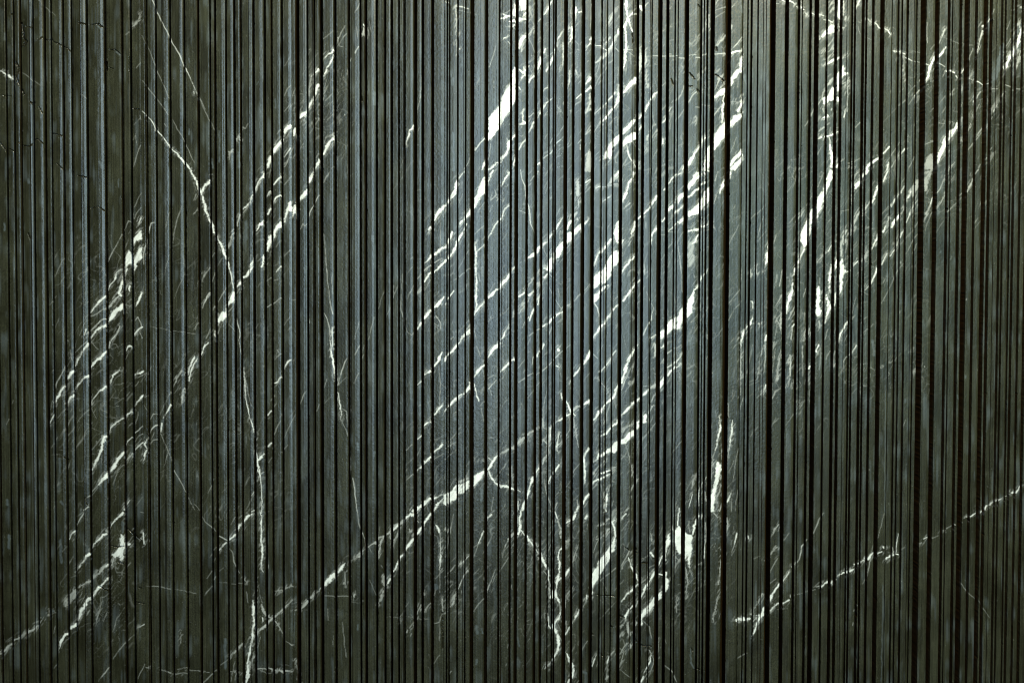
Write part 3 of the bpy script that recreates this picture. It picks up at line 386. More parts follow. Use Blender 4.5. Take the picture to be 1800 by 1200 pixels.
TR[(1020,900,4)] = """35,40,24 50,30,24; 320,10,14 290,50,10; w 345,60,8 290,135,7; 245,55,14 220,70,14 240,120,14 245,180,12
P 245,180 240,260 215,285 205,270 225,210
P 205,240 205,320 185,370 180,290
P 180,290 180,370 155,410 130,470 105,510 85,540 80,600 76,570 76,450 120,380 130,350 150,320
w 120,100,12 160,80,9 200,40,9; w 200,120,16 170,160,9 110,200,7; 130,190,6 90,290,6; w 60,580,7 20,670,6; w 500,150,12 505,200,16; 495,280,20 515,310,16; w 250,390,8 180,450,8 120,490,7; w 290,400,10 300,395,8; w 345,270,12 290,380,8; 340,320,8 365,390,10 385,420,12 405,470,8
405,500,14 370,540,14 330,575,12 290,630,9; w 520,410,8 430,490,10; 525,420,14 510,440,16 480,500,9 450,540,14 430,590,12; w 430,600,10 405,620,10; 405,620,8 390,660,8; w 510,460,9 470,540,9; 375,650,14 345,690,10 320,730,10 315,760,8
P 590,420 610,425 605,460 622,480 615,520 620,520 600,560 590,560 590,510 598,470
P 575,550 570,600 545,625 530,640 510,665 490,690 460,720 440,735 438,780 420,785 422,720 440,690 470,655 500,625 520,595 550,570
550,430,14 590,435,12
P 630,150 625,230 605,290 598,350 592,260 605,200
w 650,130,12 640,90,10; 580,300,12 550,370,12
P 690,90 710,110 715,180 718,290 700,290 680,260 668,200 665,130
P 735,140 760,150 785,160 785,220 778,290 770,400 762,380 755,310 735,335
690,0,10 685,90,12; w 710,40,9 710,100,10; w 765,60,10 770,140,10; 800,90,22 790,150,16; 830,30,20 810,80,20; w 860,20,14 850,50,14
w 735,380,8 755,440,9 755,500,7 740,600,7; w 670,300,10 690,330,8; w 670,330,7 665,420,6; w 675,600,7 680,700,9; w 880,70,9 890,150,14; w 890,150,12 875,240,9; 875,240,8 870,320,12; w 860,350,9 820,380,6
w 940,10,12 965,40,10; w 1030,20,11 1035,90,11 1025,160,8; 1105,145,12 1085,220,7; w 1085,220,7 1065,300,7; w 1000,270,9 990,360,11 980,440,10 970,510,9; w 985,560,6 960,620,8 945,700,9 935,770,7
w 300,790,22 280,800,20; w 330,780,20 340,830,20 350,860,24; w 400,770,20 390,790,12; w 350,930,16 355,950,16; w 300,850,10 270,890,8; 330,920,7 270,1010,6; w 310,980,8 275,1090,9
1100,755,18 1130,750,20 1185,750,22; w 50,900,8 10,970,7; 115,1000,5 80,1090,10; w 100,1030,14 85,1070,14; w 235,980,11 200,1020,14; 200,1020,9 190,1060,10; w 190,1060,9 185,1190,8
w 445,760,7 485,800,8 505,880,7; w 480,965,11 500,990,12; 500,1000,12 485,1060,9 450,1120,10; 445,1150,14 440,1170,22 430,1190,20; w 490,1110,9 455,1150,10; w 510,1000,7 520,1050,7 490,1130,7; w 545,860,10 545,960,9 535,1020,7; w 585,1070,7 650,1130,8 680,1190,7; w 590,880,4 605,930,4; w 270,1100,5 350,1160,5
w 275,960,5 300,970,5; w 160,490,5 190,560,5; s 780,950,6 780,1060,10 800,1095,10; s 25,1120,20 40,1125,18
k 210,800,14 220,810,10; k 120,580,7 240,590,7; k 410,900,10 440,935,8 500,940,8; k 370,270,12 400,280,10; k 390,240,8 395,255,8; k 430,350,8 480,350,7; k 80,855,6 90,860,6; k 150,990,8 155,1010,8; k 280,730,10 310,745,10; k 380,880,10 395,900,10; k 780,950,6 790,970,6; k 800,1100,6 840,1105,5; k 320,250,7 340,260,7"""
TR[(1340,0,4)] = """130,0,7 150,18,9 175,20,7 190,10,9 235,35,8; 240,50,7 270,50,9 300,65,8; 310,85,10 325,100,8; 345,92,10 370,105,8; 400,105,9 430,118,9; 430,145,8 445,150,7; 460,148,7 495,165,9
P 525,0 570,0 555,40 550,130 530,130 528,60
w 575,0,16 570,100,12
P 475,190 505,170 510,230 480,240 430,260 400,275 440,225
w 590,110,18 585,130,18; w 540,190,12 580,185,14; w 510,25,8 475,40,11; w 510,70,7 485,80,9; w 540,210,12 545,215,10
w 495,290,9 460,330,10; w 445,340,10 415,385,9; w 505,340,9 450,380,8; w 500,380,9 440,430,8; 545,400,14 500,430,12 440,465,9; w 600,370,9 550,410,9; w 575,395,14 570,400,12
P 570,450 580,500 600,505 575,525 555,540 548,500
P 525,520 545,505 545,600 540,640 525,650
w 490,560,20 470,590,14 455,610,10
P 490,620 510,640 510,700 470,710 430,735 425,700 460,680
P 520,680 540,685 540,720 520,720
w 440,630,8 420,690,8 395,740,9; w 620,555,10 570,580,11; w 600,590,9 605,660,10; 605,660,6 600,780,8; 590,760,8 580,820,12; w 425,770,12 430,790,14; w 490,770,14 485,780,12; 460,820,24 425,835,14; w 500,810,11 510,800,8; w 435,900,12 400,930,10; w 475,870,8 450,890,8
415,970,24 395,985,14; 440,965,12 490,955,12 535,925,9; w 480,900,7 470,970,8; 470,970,8 480,1040,12 487,1100,16 487,1180,20; w 470,740,11 430,755,8; w 470,830,12 430,850,10
690,0,10 665,45,9; w 720,140,8 745,145,10 765,170,9; 785,160,9 805,175,8 820,200,8 840,210,6; 860,200,8 890,215,9 905,248,10; w 670,180,5 690,240,6; w 720,270,4 765,285,4
920,365,8 960,372,9 1005,380,9; w 998,400,9 998,560,6; 1010,410,10 1050,430,8; w 1050,430,7 1105,445,7; w 1030,360,5 1105,375,6; 1145,455,7 1165,465,9; 1200,430,24 1175,490,16 1160,550,12 1145,575,10; 1115,565,10 1125,568,8
w 1155,170,8 1158,310,8; 1105,640,9 1070,680,7; w 1070,680,7 1030,740,8; w 1080,600,6 1025,660,7; w 1005,705,7 960,755,7; w 690,860,8 655,895,7; w 905,630,8 905,650,8
895,1030,12 850,1080,12; 825,1110,16 790,1135,16 745,1170,20 725,1195,16; 1000,1050,12 975,1090,7; w 960,1100,10 910,1180,10; 890,1140,14 880,1195,14; w 965,1010,7 915,1080,7; w 1030,950,7 1022,970,7; 540,1140,8 525,1170,20; w 570,1110,7 540,1150,7; w 650,1120,8 605,1140,8; w 690,1110,8 610,1160,8; w 645,1170,11 640,1175,9
wP 1165,1110 1185,1100 1200,1110 1200,1200 1140,1200 1142,1160
w 365,760,6 340,820,8 300,880,4; w 1070,1100,7 1030,1190,7; w 1200,1000,8 1145,1025,7; w 455,610,8 425,640,6"""
TR[(1340,300,4)] = """P 470,0 495,0 492,60 470,100 445,175 440,130 450,70
P 435,120 438,180 420,250 395,320 375,365 350,380 335,440 325,480 290,560 275,600 265,640 245,680 240,660 262,620 285,560 290,520 270,490 275,440 300,380 330,310 365,260 395,200 420,150
230,690,16 222,740,8; 215,790,9 205,850,14 190,910,20 175,950,14 170,1010,9; 185,950,7 190,985,7; w 220,970,11 185,1050,7; 225,1080,9 210,1100,20; w 210,1110,12 202,1190,9
w 430,20,8 390,120,8; w 350,180,6 310,240,6; w 300,270,9 245,345,9 230,370,6; 50,500,7 50,560,14 35,610,28 25,650,14; w 25,660,10 5,710,8; w 95,460,6 80,520,6
w 140,710,7 120,820,8; w 100,740,5 85,830,5; w 135,890,9 100,950,8; w 145,990,8 125,1060,10 130,1130,12; w 100,1050,8 115,1080,10; 310,820,6 292,880,6; 490,520,8 465,570,10; w 465,570,9 430,600,9 385,640,5; w 525,495,9 515,500,8
525,625,12 518,670,20 515,690,20
P 490,660 495,690 485,750 480,820 465,860 470,780 475,700
P 565,600 580,680 590,700 570,760 560,830 545,860 548,640
620,690,9 590,710,10; 670,635,10 640,670,9
P 395,810 408,830 405,890 400,940 412,990 405,1030 385,1030 378,930 382,850
w 405,760,8 405,800,8
P 450,880 470,930 485,960 475,1000 440,1080 455,1000 460,950
w 445,900,14 435,950,12; 515,860,14 510,950,9; w 510,740,9 515,860,10
P 720,10 745,0 750,10 720,40 690,70 680,100 650,135 652,95 680,70
w 685,10,9 650,30,7; 885,5,14 850,75,12; 825,80,14 810,130,14 785,190,14 770,230,9; w 755,230,11 720,280,10 705,310,8; w 790,80,5 755,130,5; w 635,170,9 630,210,8
w 690,280,9 660,330,18; w 660,330,16 640,380,20; w 640,380,20 620,440,16; w 600,410,11 570,460,14 560,520,20; w 560,520,20 555,590,20; w 600,375,7 550,460,8; w 590,480,20 580,510,20; w 555,280,7 610,270,7; 680,300,6 640,400,6
w 890,330,22 870,390,28; 870,390,20 850,430,20; w 820,450,16; 815,460,12 800,490,14 770,550,8; w 740,570,9 720,610,10 700,640,9
965,320,16 935,360,20 905,400,16; w 1000,270,16 975,310,11
wP 1100,60 1105,110 1070,160 1040,185 1018,220 1016,190 1050,120 1080,80
1050,150,16 1020,205,12; w 1090,215,11 1065,250,12 1040,300,14; 1040,300,9 1012,370,8; 1000,110,9 975,155,7 950,180,9 905,260,8; w 890,250,7 850,300,7; 990,430,10 960,490,10; w 960,490,12 945,530,20; 940,550,9 900,605,9; 880,580,9 840,660,10; 805,690,12 785,750,9 765,800,9; w 745,820,11 720,850,9; w 700,870,8 698,880,6
1090,450,6 1060,490,6; w 1060,490,8 1010,590,7; w 1085,520,5 1050,590,5; w 990,655,7 935,740,7 900,820,6; w 900,820,5 840,930,5; w 1200,200,10 1160,300,8 1135,370,6
wP 1140,20 1195,0 1165,80 1150,150 1140,150
605,1050,12 580,1090,10 550,1150,9 540,1190,10; w 635,1030,11 625,1040,9; w 660,890,5 630,1010,5; w 780,1080,6 690,1170,5; w 300,990,8 295,1070,8; w 330,1110,12 325,1150,10; w 460,1120,7 440,1190,7; w 400,1060,14 400,1110,12; 30,1150,14 20,1190,10; w 100,1100,7 90,1190,7; w 300,1120,12 295,1190,12"""
TR[(1340,600,3.913)] = """385,30,16 370,75,14; w 190,100,11 192,160,14; 192,160,9 190,240,9; w 180,300,9 190,240,8; 165,155,7 190,145,5; 280,20,8 278,100,8; w 278,100,8 280,230,8; 325,170,16 325,190,10; 650,25,9 620,70,8; 615,75,7 580,100,6; w 580,100,7 560,130,7 555,200,4
w 20,20,11 25,100,7 15,200,7; w 20,320,11 5,345,8; w 45,95,7 70,115,9; w 85,10,9 70,50,8; w 115,120,8 100,200,8 95,270,8; w 125,330,7 85,350,8 65,405,7; w 205,290,9 200,310,7; w 400,50,7 395,200,6; w 465,70,7 440,130,7; w 500,60,8 490,160,9; w 325,260,9 315,280,7; w 235,410,9 230,415,7; w 325,410,8 325,425,8
1785,985,12 1760,1020,9 1730,1035,10 1710,1045,9; 1695,1055,8 1670,1062,7; 1650,1085,8 1620,1100,8 1590,1105,10 1560,1125,10 1545,1130,9 1530,1155,9 1500,1172,8
1115,178,7 1117,183,7; w 970,600,6 985,540,5; w 740,885,7 735,890,6; w 1480,198,6 1482,203,6; s 1400,240,14 1400,250,14; s 848,300,4 845,1170,6; s 760,0,16 765,100,18; s 1340,380,8 1345,400,8; s 985,400,14 985,420,12"""
TR[(1280,900,3.913)] = """60,742,18 145,738,20; 150,700,8 165,705,8; w 165,705,8 200,705,9; 200,705,9 225,700,10; w 170,745,10 220,705,12; w 165,720,8 220,715,9
160,860,7 185,800,9 205,740,9 235,700,16 250,660,14 280,625,12 310,560,12 345,500,12 360,485,9; 375,480,10 420,415,9; w 435,380,11 465,350,9; 465,350,7 490,320,7 510,230,7 545,190,7; w 580,150,8 605,105,8 625,55,7 655,10,7
280,690,12 305,665,8 340,635,9 365,628,8; 370,635,16 420,605,14; 425,570,8 425,590,8; w 445,580,8 455,570,8; w 480,560,4 600,535,4; 605,515,7 635,508,7; 640,515,10 665,490,9 690,480,9 710,488,9 720,470,8; 740,460,8 750,455,7; 760,430,10 800,410,10 825,405,16 865,390,20; 865,355,10 900,355,12; 905,350,16 935,335,14; 935,325,10 965,325,8 985,300,9 1000,280,10; 1025,285,12 1060,268,12; 1070,240,14 1071,245,10
1085,325,14 1115,305,18 1140,298,18; 1145,290,6 1170,293,14; 1155,285,8 1158,220,8 1170,150,6; w 1130,250,10 1135,285,8
w 1190,262,5 1215,243,5; w 1310,225,8 1330,215,9; 1345,190,9 1375,175,9; w 1395,185,6 1445,165,7; w 1460,135,10 1490,128,10; w 1500,118,8 1545,90,8; 1550,90,9 1560,95,7; w 1600,80,5 1615,72,5; 1635,40,8 1665,35,9 1700,10,9; 1730,8,8 1740,0,8
65,140,12 50,200,7; w 50,200,7 25,290,6; 135,165,10 136,182,14; w 350,85,8 320,120,9 290,190,7; w 340,240,9 285,300,9 250,330,7; w 420,150,6 380,200,6; w 340,320,7 315,360,7 285,425,6; w 240,550,10 215,600,9 170,670,8; w 330,460,6 285,500,6
w 1075,5,6 1030,180,5; w 995,230,5 975,340,7 955,440,6 920,500,4; w 885,640,7 865,680,7; w 860,760,7 858,780,6; w 1600,490,4 1640,545,5 1700,600,6; w 1720,600,4 1800,720,5; w 60,1010,7 100,985,7 130,970,6; s 1065,500,5 1055,1170,5"""
TR[(1560,0,4)] = """410,340,10 385,375,12 360,405,10; 335,400,20 320,430,20; 405,210,9 385,260,9; w 385,260,9 360,310,9; w 330,320,6 305,360,5; 360,452,8 405,475,8; 410,502,7 430,505,9 470,520,10; 480,540,9 490,555,8; w 515,555,8 525,560,8; 575,562,8 595,567,7; 615,580,9 640,582,8 670,600,8; w 700,590,12 715,585,10
720,135,9 700,165,9; 680,180,16 670,190,22; 665,220,9 650,290,7 630,370,6; w 600,345,8 575,430,8; 535,490,8 515,525,9; w 600,500,8 575,560,8
P 950,190 945,250 930,300 905,350 890,390 880,360 895,310 925,270 940,200
P 870,370 870,410 845,470 820,495 822,470 840,440 850,400
w 940,60,22 955,50,14
sP 795,320 825,310 810,400 800,480 770,550 740,580 738,520 765,460 785,400
sP 945,250 930,360 870,420 870,360 900,300
w 925,150,7 890,230,10; w 865,150,5 840,220,5; w 865,280,8 835,330,9; w 935,370,12 905,480,9 890,510,8; w 790,375,5 960,378,5; w 740,620,8 780,620,9; 830,605,8 865,620,5; w 885,632,8 960,635,7; 800,690,6 830,650,6; 800,690,6 750,780,6; w 750,770,12 748,780,10; w 740,815,7 735,835,6
P 493,860 490,910 455,970 430,1000 420,980 445,930 470,910
P 408,960 410,1020 395,1080 370,1130 352,1160 352,1110 375,1050 395,990
w 525,830,10 510,860,10; w 585,875,9 565,930,9; w 520,985,10 510,1020,11; w 470,630,10 450,660,9; w 405,680,5 360,740,5; w 525,620,9 520,650,8; w 655,650,11 625,700,11 600,720,9; w 645,740,8 620,790,7; w 600,810,9 598,825,8; w 330,760,5 300,795,4; w 525,730,5 515,760,5; w 655,920,9 625,960,7; w 660,940,7 600,1020,7 565,1060,7; w 700,890,7 695,900,7; w 740,1030,7 725,1055,7; w 700,1110,9 690,1125,7; w 655,1160,8 640,1190,7; w 455,1160,9 430,1195,9; w 360,870,7 405,875,5; w 320,995,7 300,1000,7; wP 290,1110 310,1120 330,1140 320,1190 260,1200 265,1160
w 390,270,4 500,310,3 600,325,3; w 755,60,8 740,100,7; w 930,200,12 920,170,8; s 940,180,24 900,260,24"""
TR[(1560,300,4)] = """w 400,60,9 375,130,9; 375,130,7 345,165,7; 325,180,10 300,240,8; w 300,240,9 280,290,10; w 275,310,9 255,370,7; w 405,170,9 375,230,8 345,275,7; w 395,360,5 345,440,5; w 430,0,9 400,80,7; w 475,30,5 430,100,6
640,0,7 605,50,7; w 605,50,8 585,100,11 560,155,11; w 525,160,9 500,190,7; w 520,200,7 465,250,7; 460,255,5 420,300,6; w 455,605,6 445,630,5; w 310,300,6 260,430,5; s 375,570,10 370,585,8; w 560,905,7 555,915,7"""

# ------------------------------------------------------------------ the stone's figure: a raster of vein strength in survey units
OX, OY, GW, GH = -60, -60, 1930, 1330
rng = np.random.default_rng(11)
def lattice(seed, w, h):
    return np.random.default_rng(seed).random((h, w)).astype(np.float32)
def vnoise(x, y, seed):
    L = lattice(seed, 256, 256)
    xi = np.floor(x).astype(int); yi = np.floor(y).astype(int)
    fx = (x - xi); fy = (y - yi); fx = fx * fx * (3 - 2 * fx); fy = fy * fy * (3 - 2 * fy)
    a = L[yi % 256, xi % 256]; b = L[yi % 256, (xi + 1) % 256]
    c = L[(yi + 1) % 256, xi % 256]; d = L[(yi + 1) % 256, (xi + 1) % 256]
    return (a + (b - a) * fx) * (1 - fy) + (c + (d - c) * fx) * fy
gy, gx = np.mgrid[0:GH, 0:GW].astype(np.float32)
gx += OX; gy += OY
def wob(s, seed): return vnoise(gx / s, gy / s, seed) - 0.5
WX = gx + 2.2 * wob(8, 1) + 1.3 * wob(2.7, 2) + 0.7 * wob(1.3, 12)
WY = gy + 2.2 * wob(8, 3) + 1.3 * wob(2.7, 4) + 0.7 * wob(1.3, 13)
TX = gx + 1.5 * wob(11, 1) + 0.7 * wob(2.9, 2)
TY = gy + 1.5 * wob(11, 3) + 0.7 * wob(2.9, 4)
# bedding-parallel streak noise that shreds the edges and bodies of the veins
ca, sa = math.cos(math.radians(-57)), math.sin(math.radians(-57))
U = gx * ca + gy * sa; V = -gx * sa + gy * ca
ST = vnoise(U / 13, V / 1.7, 6) * 0.55 + vnoise(U / 5, V / 1.1, 7) * 0.45
WID = 0.72 + 0.62 * vnoise(gx / 9, gy / 9, 5)
VEIN = np.zeros((GH, GW), np.float32)
SMEAR = np.zeros((GH, GW), np.float32)
CRACK = np.zeros((GH, GW), np.float32)
HALO = np.zeros((GH, GW), np.float32)

def halo(pts):
    for (x0, y0, w0), (x1, y1, w1) in zip(pts[:-1], pts[1:]):
        w = max(w0, w1); R = w * 1.3 + 4; m = R + 2
        a = int(max(0, min(x0, x1) - m - OX)); b = int(min(GW, max(x0, x1) + m - OX + 1))
        c = int(max(0, min(y0, y1) - m - OY)); d = int(min(GH, max(y0, y1) + m - OY + 1))
        if b <= a or d <= c: continue
        sl = (slice(c, d), slice(a, b)); X = TX[sl]; Y = TY[sl]
        dx, dy = x1 - x0, y1 - y0
        t = np.clip(((X - x0) * dx + (Y - y0) * dy) / (dx * dx + dy * dy + 1e-6), 0, 1)
        HALO[sl] = np.maximum(HALO[sl], np.clip(1 - np.hypot(X - x0 - t * dx, Y - y0 - t * dy) / R, 0, 1))

def stroke(buf, pts, gain, rough=True):
    for (x0, y0, w0), (x1, y1, w1) in zip(pts[:-1], pts[1:]):
        m = max(w0, w1) + 5
        a = int(max(0, min(x0, x1) - m - OX)); b = int(min(GW, max(x0, x1) + m - OX + 1))
        c = int(max(0, min(y0, y1) - m - OY)); d = int(min(GH, max(y0, y1) + m - OY + 1))
        if b <= a or d <= c: continue
        sl = (slice(c, d), slice(a, b))
        thin = max(w0, w1) < 2.0
        X = (TX if thin else WX)[sl]; Y = (TY if thin else WY)[sl]
        dx, dy = x1 - x0, y1 - y0
        t = np.clip(((X - x0) * dx + (Y - y0) * dy) / (dx * dx + dy * dy + 1e-6), 0, 1)
        dist = np.hypot(X - x0 - t * dx, Y - y0 - t * dy)
        w = (w0 + (w1 - w0) * t) * (WID[sl] if rough else 1.0)
        if rough and not thin: dist = dist + (ST[sl] - 0.5) * np.minimum(w, 5) * 0.75
        cov = np.clip((w * 0.5 - dist) * 1.35 + 0.5, 0, 1) * gain
        buf[sl] = np.maximum(buf[sl], cov)

def patch(buf, pts, gain):
    P = np.array([(p[0], p[1]) for p in pts], float)
    a, c = (P.min(0) - 4); b, d = (P.max(0) + 5)
    a = int(max(0, a - OX)); b = int(min(GW, b - OX)); c = int(max(0, c - OY)); d = int(min(GH, d - OY))
    if b <= a or d <= c: return
    sl = (slice(c, d), slice(a, b)); X = WX[sl]; Y = WY[sl]
    inside = np.zeros(X.shape, bool); dist = np.full(X.shape, 1e9)
    for i in range(len(P)):
        x0, y0 = P[i]; x1, y1 = P[(i + 1) % len(P)]
        dx, dy = x1 - x0, y1 - y0
        t = np.clip(((X - x0) * dx + (Y - y0) * dy) / (dx * dx + dy * dy + 1e-6), 0, 1)
        dist = np.minimum(dist, np.hypot(X - x0 - t * dx, Y - y0 - t * dy))
        cr = ((y0 > Y) != (y1 > Y)) & (X < dx * (Y - y0) / (dy if abs(dy) > 1e-9 else 1e-9) + x0)
        inside ^= cr
    cov = np.clip(np.where(inside, dist, -dist) + 0.6 - (ST[sl] - 0.5) * 4.5, 0, 1) * gain
    buf[sl] = np.maximum(buf[sl], cov)

def clip_to_slab(x, lo, hi): return min(max(x, lo), hi)
WISPS = []
def read_traces(which):
    for (ox, oy, sc), text in TR.items():
        for item in text.replace('\n', ';').split(';'):
            tok = item.split()
            if not tok: continue
            flag = ''
            if tok[0][0].isalpha(): flag = tok[0]; tok = tok[1:]
            pts = []
            for q in tok:
                v = [float(z) for z in q.split(',')]
                pts.append((ox + v[0] / sc, oy + v[1] / sc, (v[2] if len(v) > 2 else 8) / sc))
            if len(pts) == 1: pts.append((pts[0][0] + 1, pts[0][1] - 1, pts[0][2]))
            smear = 's' in flag; crack = 'k' in flag
            buf = CRACK if crack else (SMEAR if smear else VEIN)
            gain = (0.42 if (len(pts) and max(p[2] for p in pts) > 2.6) else 0.33) if 'w' in flag else (0.30 if smear else 1.0)
            if 'P' in flag:
                patch(buf, pts, gain)
                if not smear: halo(pts + [pts[0]])
            else:
                if not smear and not crack:
                    pts = [(x, y, w * (0.94 if w > 2.2 else 0.78)) for x, y, w in pts]
                    if 'w' not in flag:
                        gain = min(1.0, max(.3, .12 + .34 * max(p[2] for p in pts)))
                    if max(p[2] for p in pts) > 1.9: halo(pts)
                    pts[0] = (*pts[0][:2], pts[0][2] * .6); pts[-1] = (*pts[-1][:2], pts[-1][2] * .6)
                if crack: pts = [(x, y, w * .7) for x, y, w in pts]; gain = .75
                stroke(buf, pts, gain, not smear)
            if not smear and not crack: WISPS.append((pts, 'P' in flag))
read_traces('all')

# thin satellite threads that run beside the main veins
random.seed(5)
for pts, ispoly in WISPS:
    n = 0
    if ispoly: n = 4
    else:
        L = sum(math.hypot(b[0]-a[0], b[1]-a[1]) for a, b in zip(pts[:-1], pts[1:]))
        if max(p[2] for p in pts) > 1.7: n = int(L / 26) + 1
    for _ in range(n):
        i = random.randrange(len(pts) - 1); a, b = pts[i], pts[i + 1]
        t = random.random(); cx = a[0] + (b[0]-a[0])*t; cy = a[1] + (b[1]-a[1])*t
        ang = math.atan2(b[1]-a[1], b[0]-a[0]) if not ispoly else math.radians(-58)
        ang += random.gauss(0, 0.16)
        off = random.gauss(0, 7)
        cx += off; cy += random.gauss(0, 4)
        l = random.uniform(5, 22)
        dx, dy = math.cos(ang)*l/2, math.sin(ang)*l/2
        stroke(VEIN, [(cx-dx, cy-dy, .5), (cx, cy, random.uniform(.7, 1.2)), (cx+dx, cy+dy, .4)], random.uniform(.08, .34))
# loose hairlines in the strongly figured slabs
ZONES = [(700,300,1040,1000,130),(1040,0,1300,700,210),(880,0,1040,330,90),(1040,600,1230,1100,110),(1330,250,1640,720,120),
         (500,80,620,330,30),(90,400,250,900,60),(250,400,520,950,60),(1560,60,1800,400,50),(1300,550,1480,760,40),(1180,820,1300,1060,30),
         (860,780,1040,1180,60),(700,820,880,1100,30),(100,900,250,1150,24)]
for x0, y0, x1, y1, n in ZONES:
    for _ in range(n // 2):
        cx, cy = random.uniform(x0, x1), random.uniform(y0, y1)
        ang = math.radians(-random.gauss(58, 9)); l = random.expovariate(1/16.0) + 5
        dx, dy = math.cos(ang)*l/2, math.sin(ang)*l/2
        stroke(VEIN, [(cx-dx, cy-dy, .3), (cx, cy, random.uniform(.7, 1.1)), (cx+dx, cy+dy, .3)], random.uniform(.10, .38))
HZ = np.zeros((GH, GW), np.float32)
for x0, y0, x1, y1, n in ZONES:
    fx = np.clip(np.minimum(gx - x0, x1 - gx) / 50 + .3, 0, 1); fy = np.clip(np.minimum(gy - y0, y1 - gy) / 70 + .3, 0, 1)
    HZ = np.maximum(HZ, fx * fy * min(1.0, n / ((x1 - x0) * (y1 - y0)) * 1100))
def hairs(u, v, seed, band):
    n = vnoise(u + 3 * wob(30, seed + 50) , v + 2.0 * wob(18, seed + 51), seed)
    return np.clip(1 - np.abs(n - 0.5) / band, 0, 1)
h1 = hairs(U / 46, V / 5.5, 41, .032) * np.clip((vnoise(gx / 23, gy / 31, 42) - .40) * 3, 0, 1)
U2 = gx * math.cos(-.80) + gy * math.sin(-.80); V2 = -gx * math.sin(-.80) + gy * math.cos(-.80)
h2 = hairs(U2 / 34, V2 / 8.5, 43, .030) * np.clip((vnoise(gx / 19, gy / 27, 44) - .48) * 3.5, 0, 1)
U3 = gx * math.cos(1.25) + gy * math.sin(1.25); V3 = -gx * math.sin(1.25) + gy * math.cos(1.25)
h3 = hairs(U3 / 40, V3 / 16, 45, .022) * np.clip((vnoise(gx / 21, gy / 25, 46) - .55) * 4, 0, 1)
VEIN = np.maximum(VEIN, HZ * (h1 * .28 + h2 * .18 + h3 * .15))
VEIN = np.maximum(VEIN, (.12 + .6 * HZ) * .12 * np.maximum(h1, h3))
VEIN = np.maximum(VEIN, np.clip(HALO * 1.5, 0, 1) * np.clip((ST - 0.60) * 7, 0, 1) * .50)
# broken, drawn-out texture inside the veins, slanting with the bedding
fray = np.clip((ST - 0.56) * 5.0, 0, 1)
cloud = vnoise(gx / 26, gy / 26, 8)
VEIN *= 1 - fray * (0.30 + 0.5 * np.clip((cloud - 0.45) * 3, 0, 1)) * np.where(VEIN > 0.8, 0.7, 1.0)
# powdery calcite specks
sp = rng.random((GH, GW))
VEIN = np.maximum(VEIN, np.clip((sp - 0.9975) * 400, 0, 1) ** 3 * 0.22)
VEIN = (VEIN * (0.80 + 0.28 * vnoise(gx / 6, gy / 9, 61))).clip(0, 1).astype(np.float32)
# rubbed, dusty arrises and milky bloom
bloom = np.clip((vnoise(gx / 3.0, gy / 60, 21) * .5 + vnoise(gx / 8.0, gy / 22, 22) * .5 - 0.60) * 3.0, 0, 1)
SMEAR = np.maximum(SMEAR * (0.55 + 0.6 * vnoise(gx / 1.6, gy / 4, 23)), bloom * 0.22)

def sample(buf, px, py):
    x = np.clip(px - OX, 0, GW - 2.001); y = np.clip(py - OY, 0, GH - 2.001)
    xi = x.astype(int); yi = y.astype(int); fx = x - xi; fy = y - yi
    return (buf[yi, xi]*(1-fx) + buf[yi, xi+1]*fx)*(1-fy) + (buf[yi+1, xi]*(1-fx) + buf[yi+1, xi+1]*fx)*fy

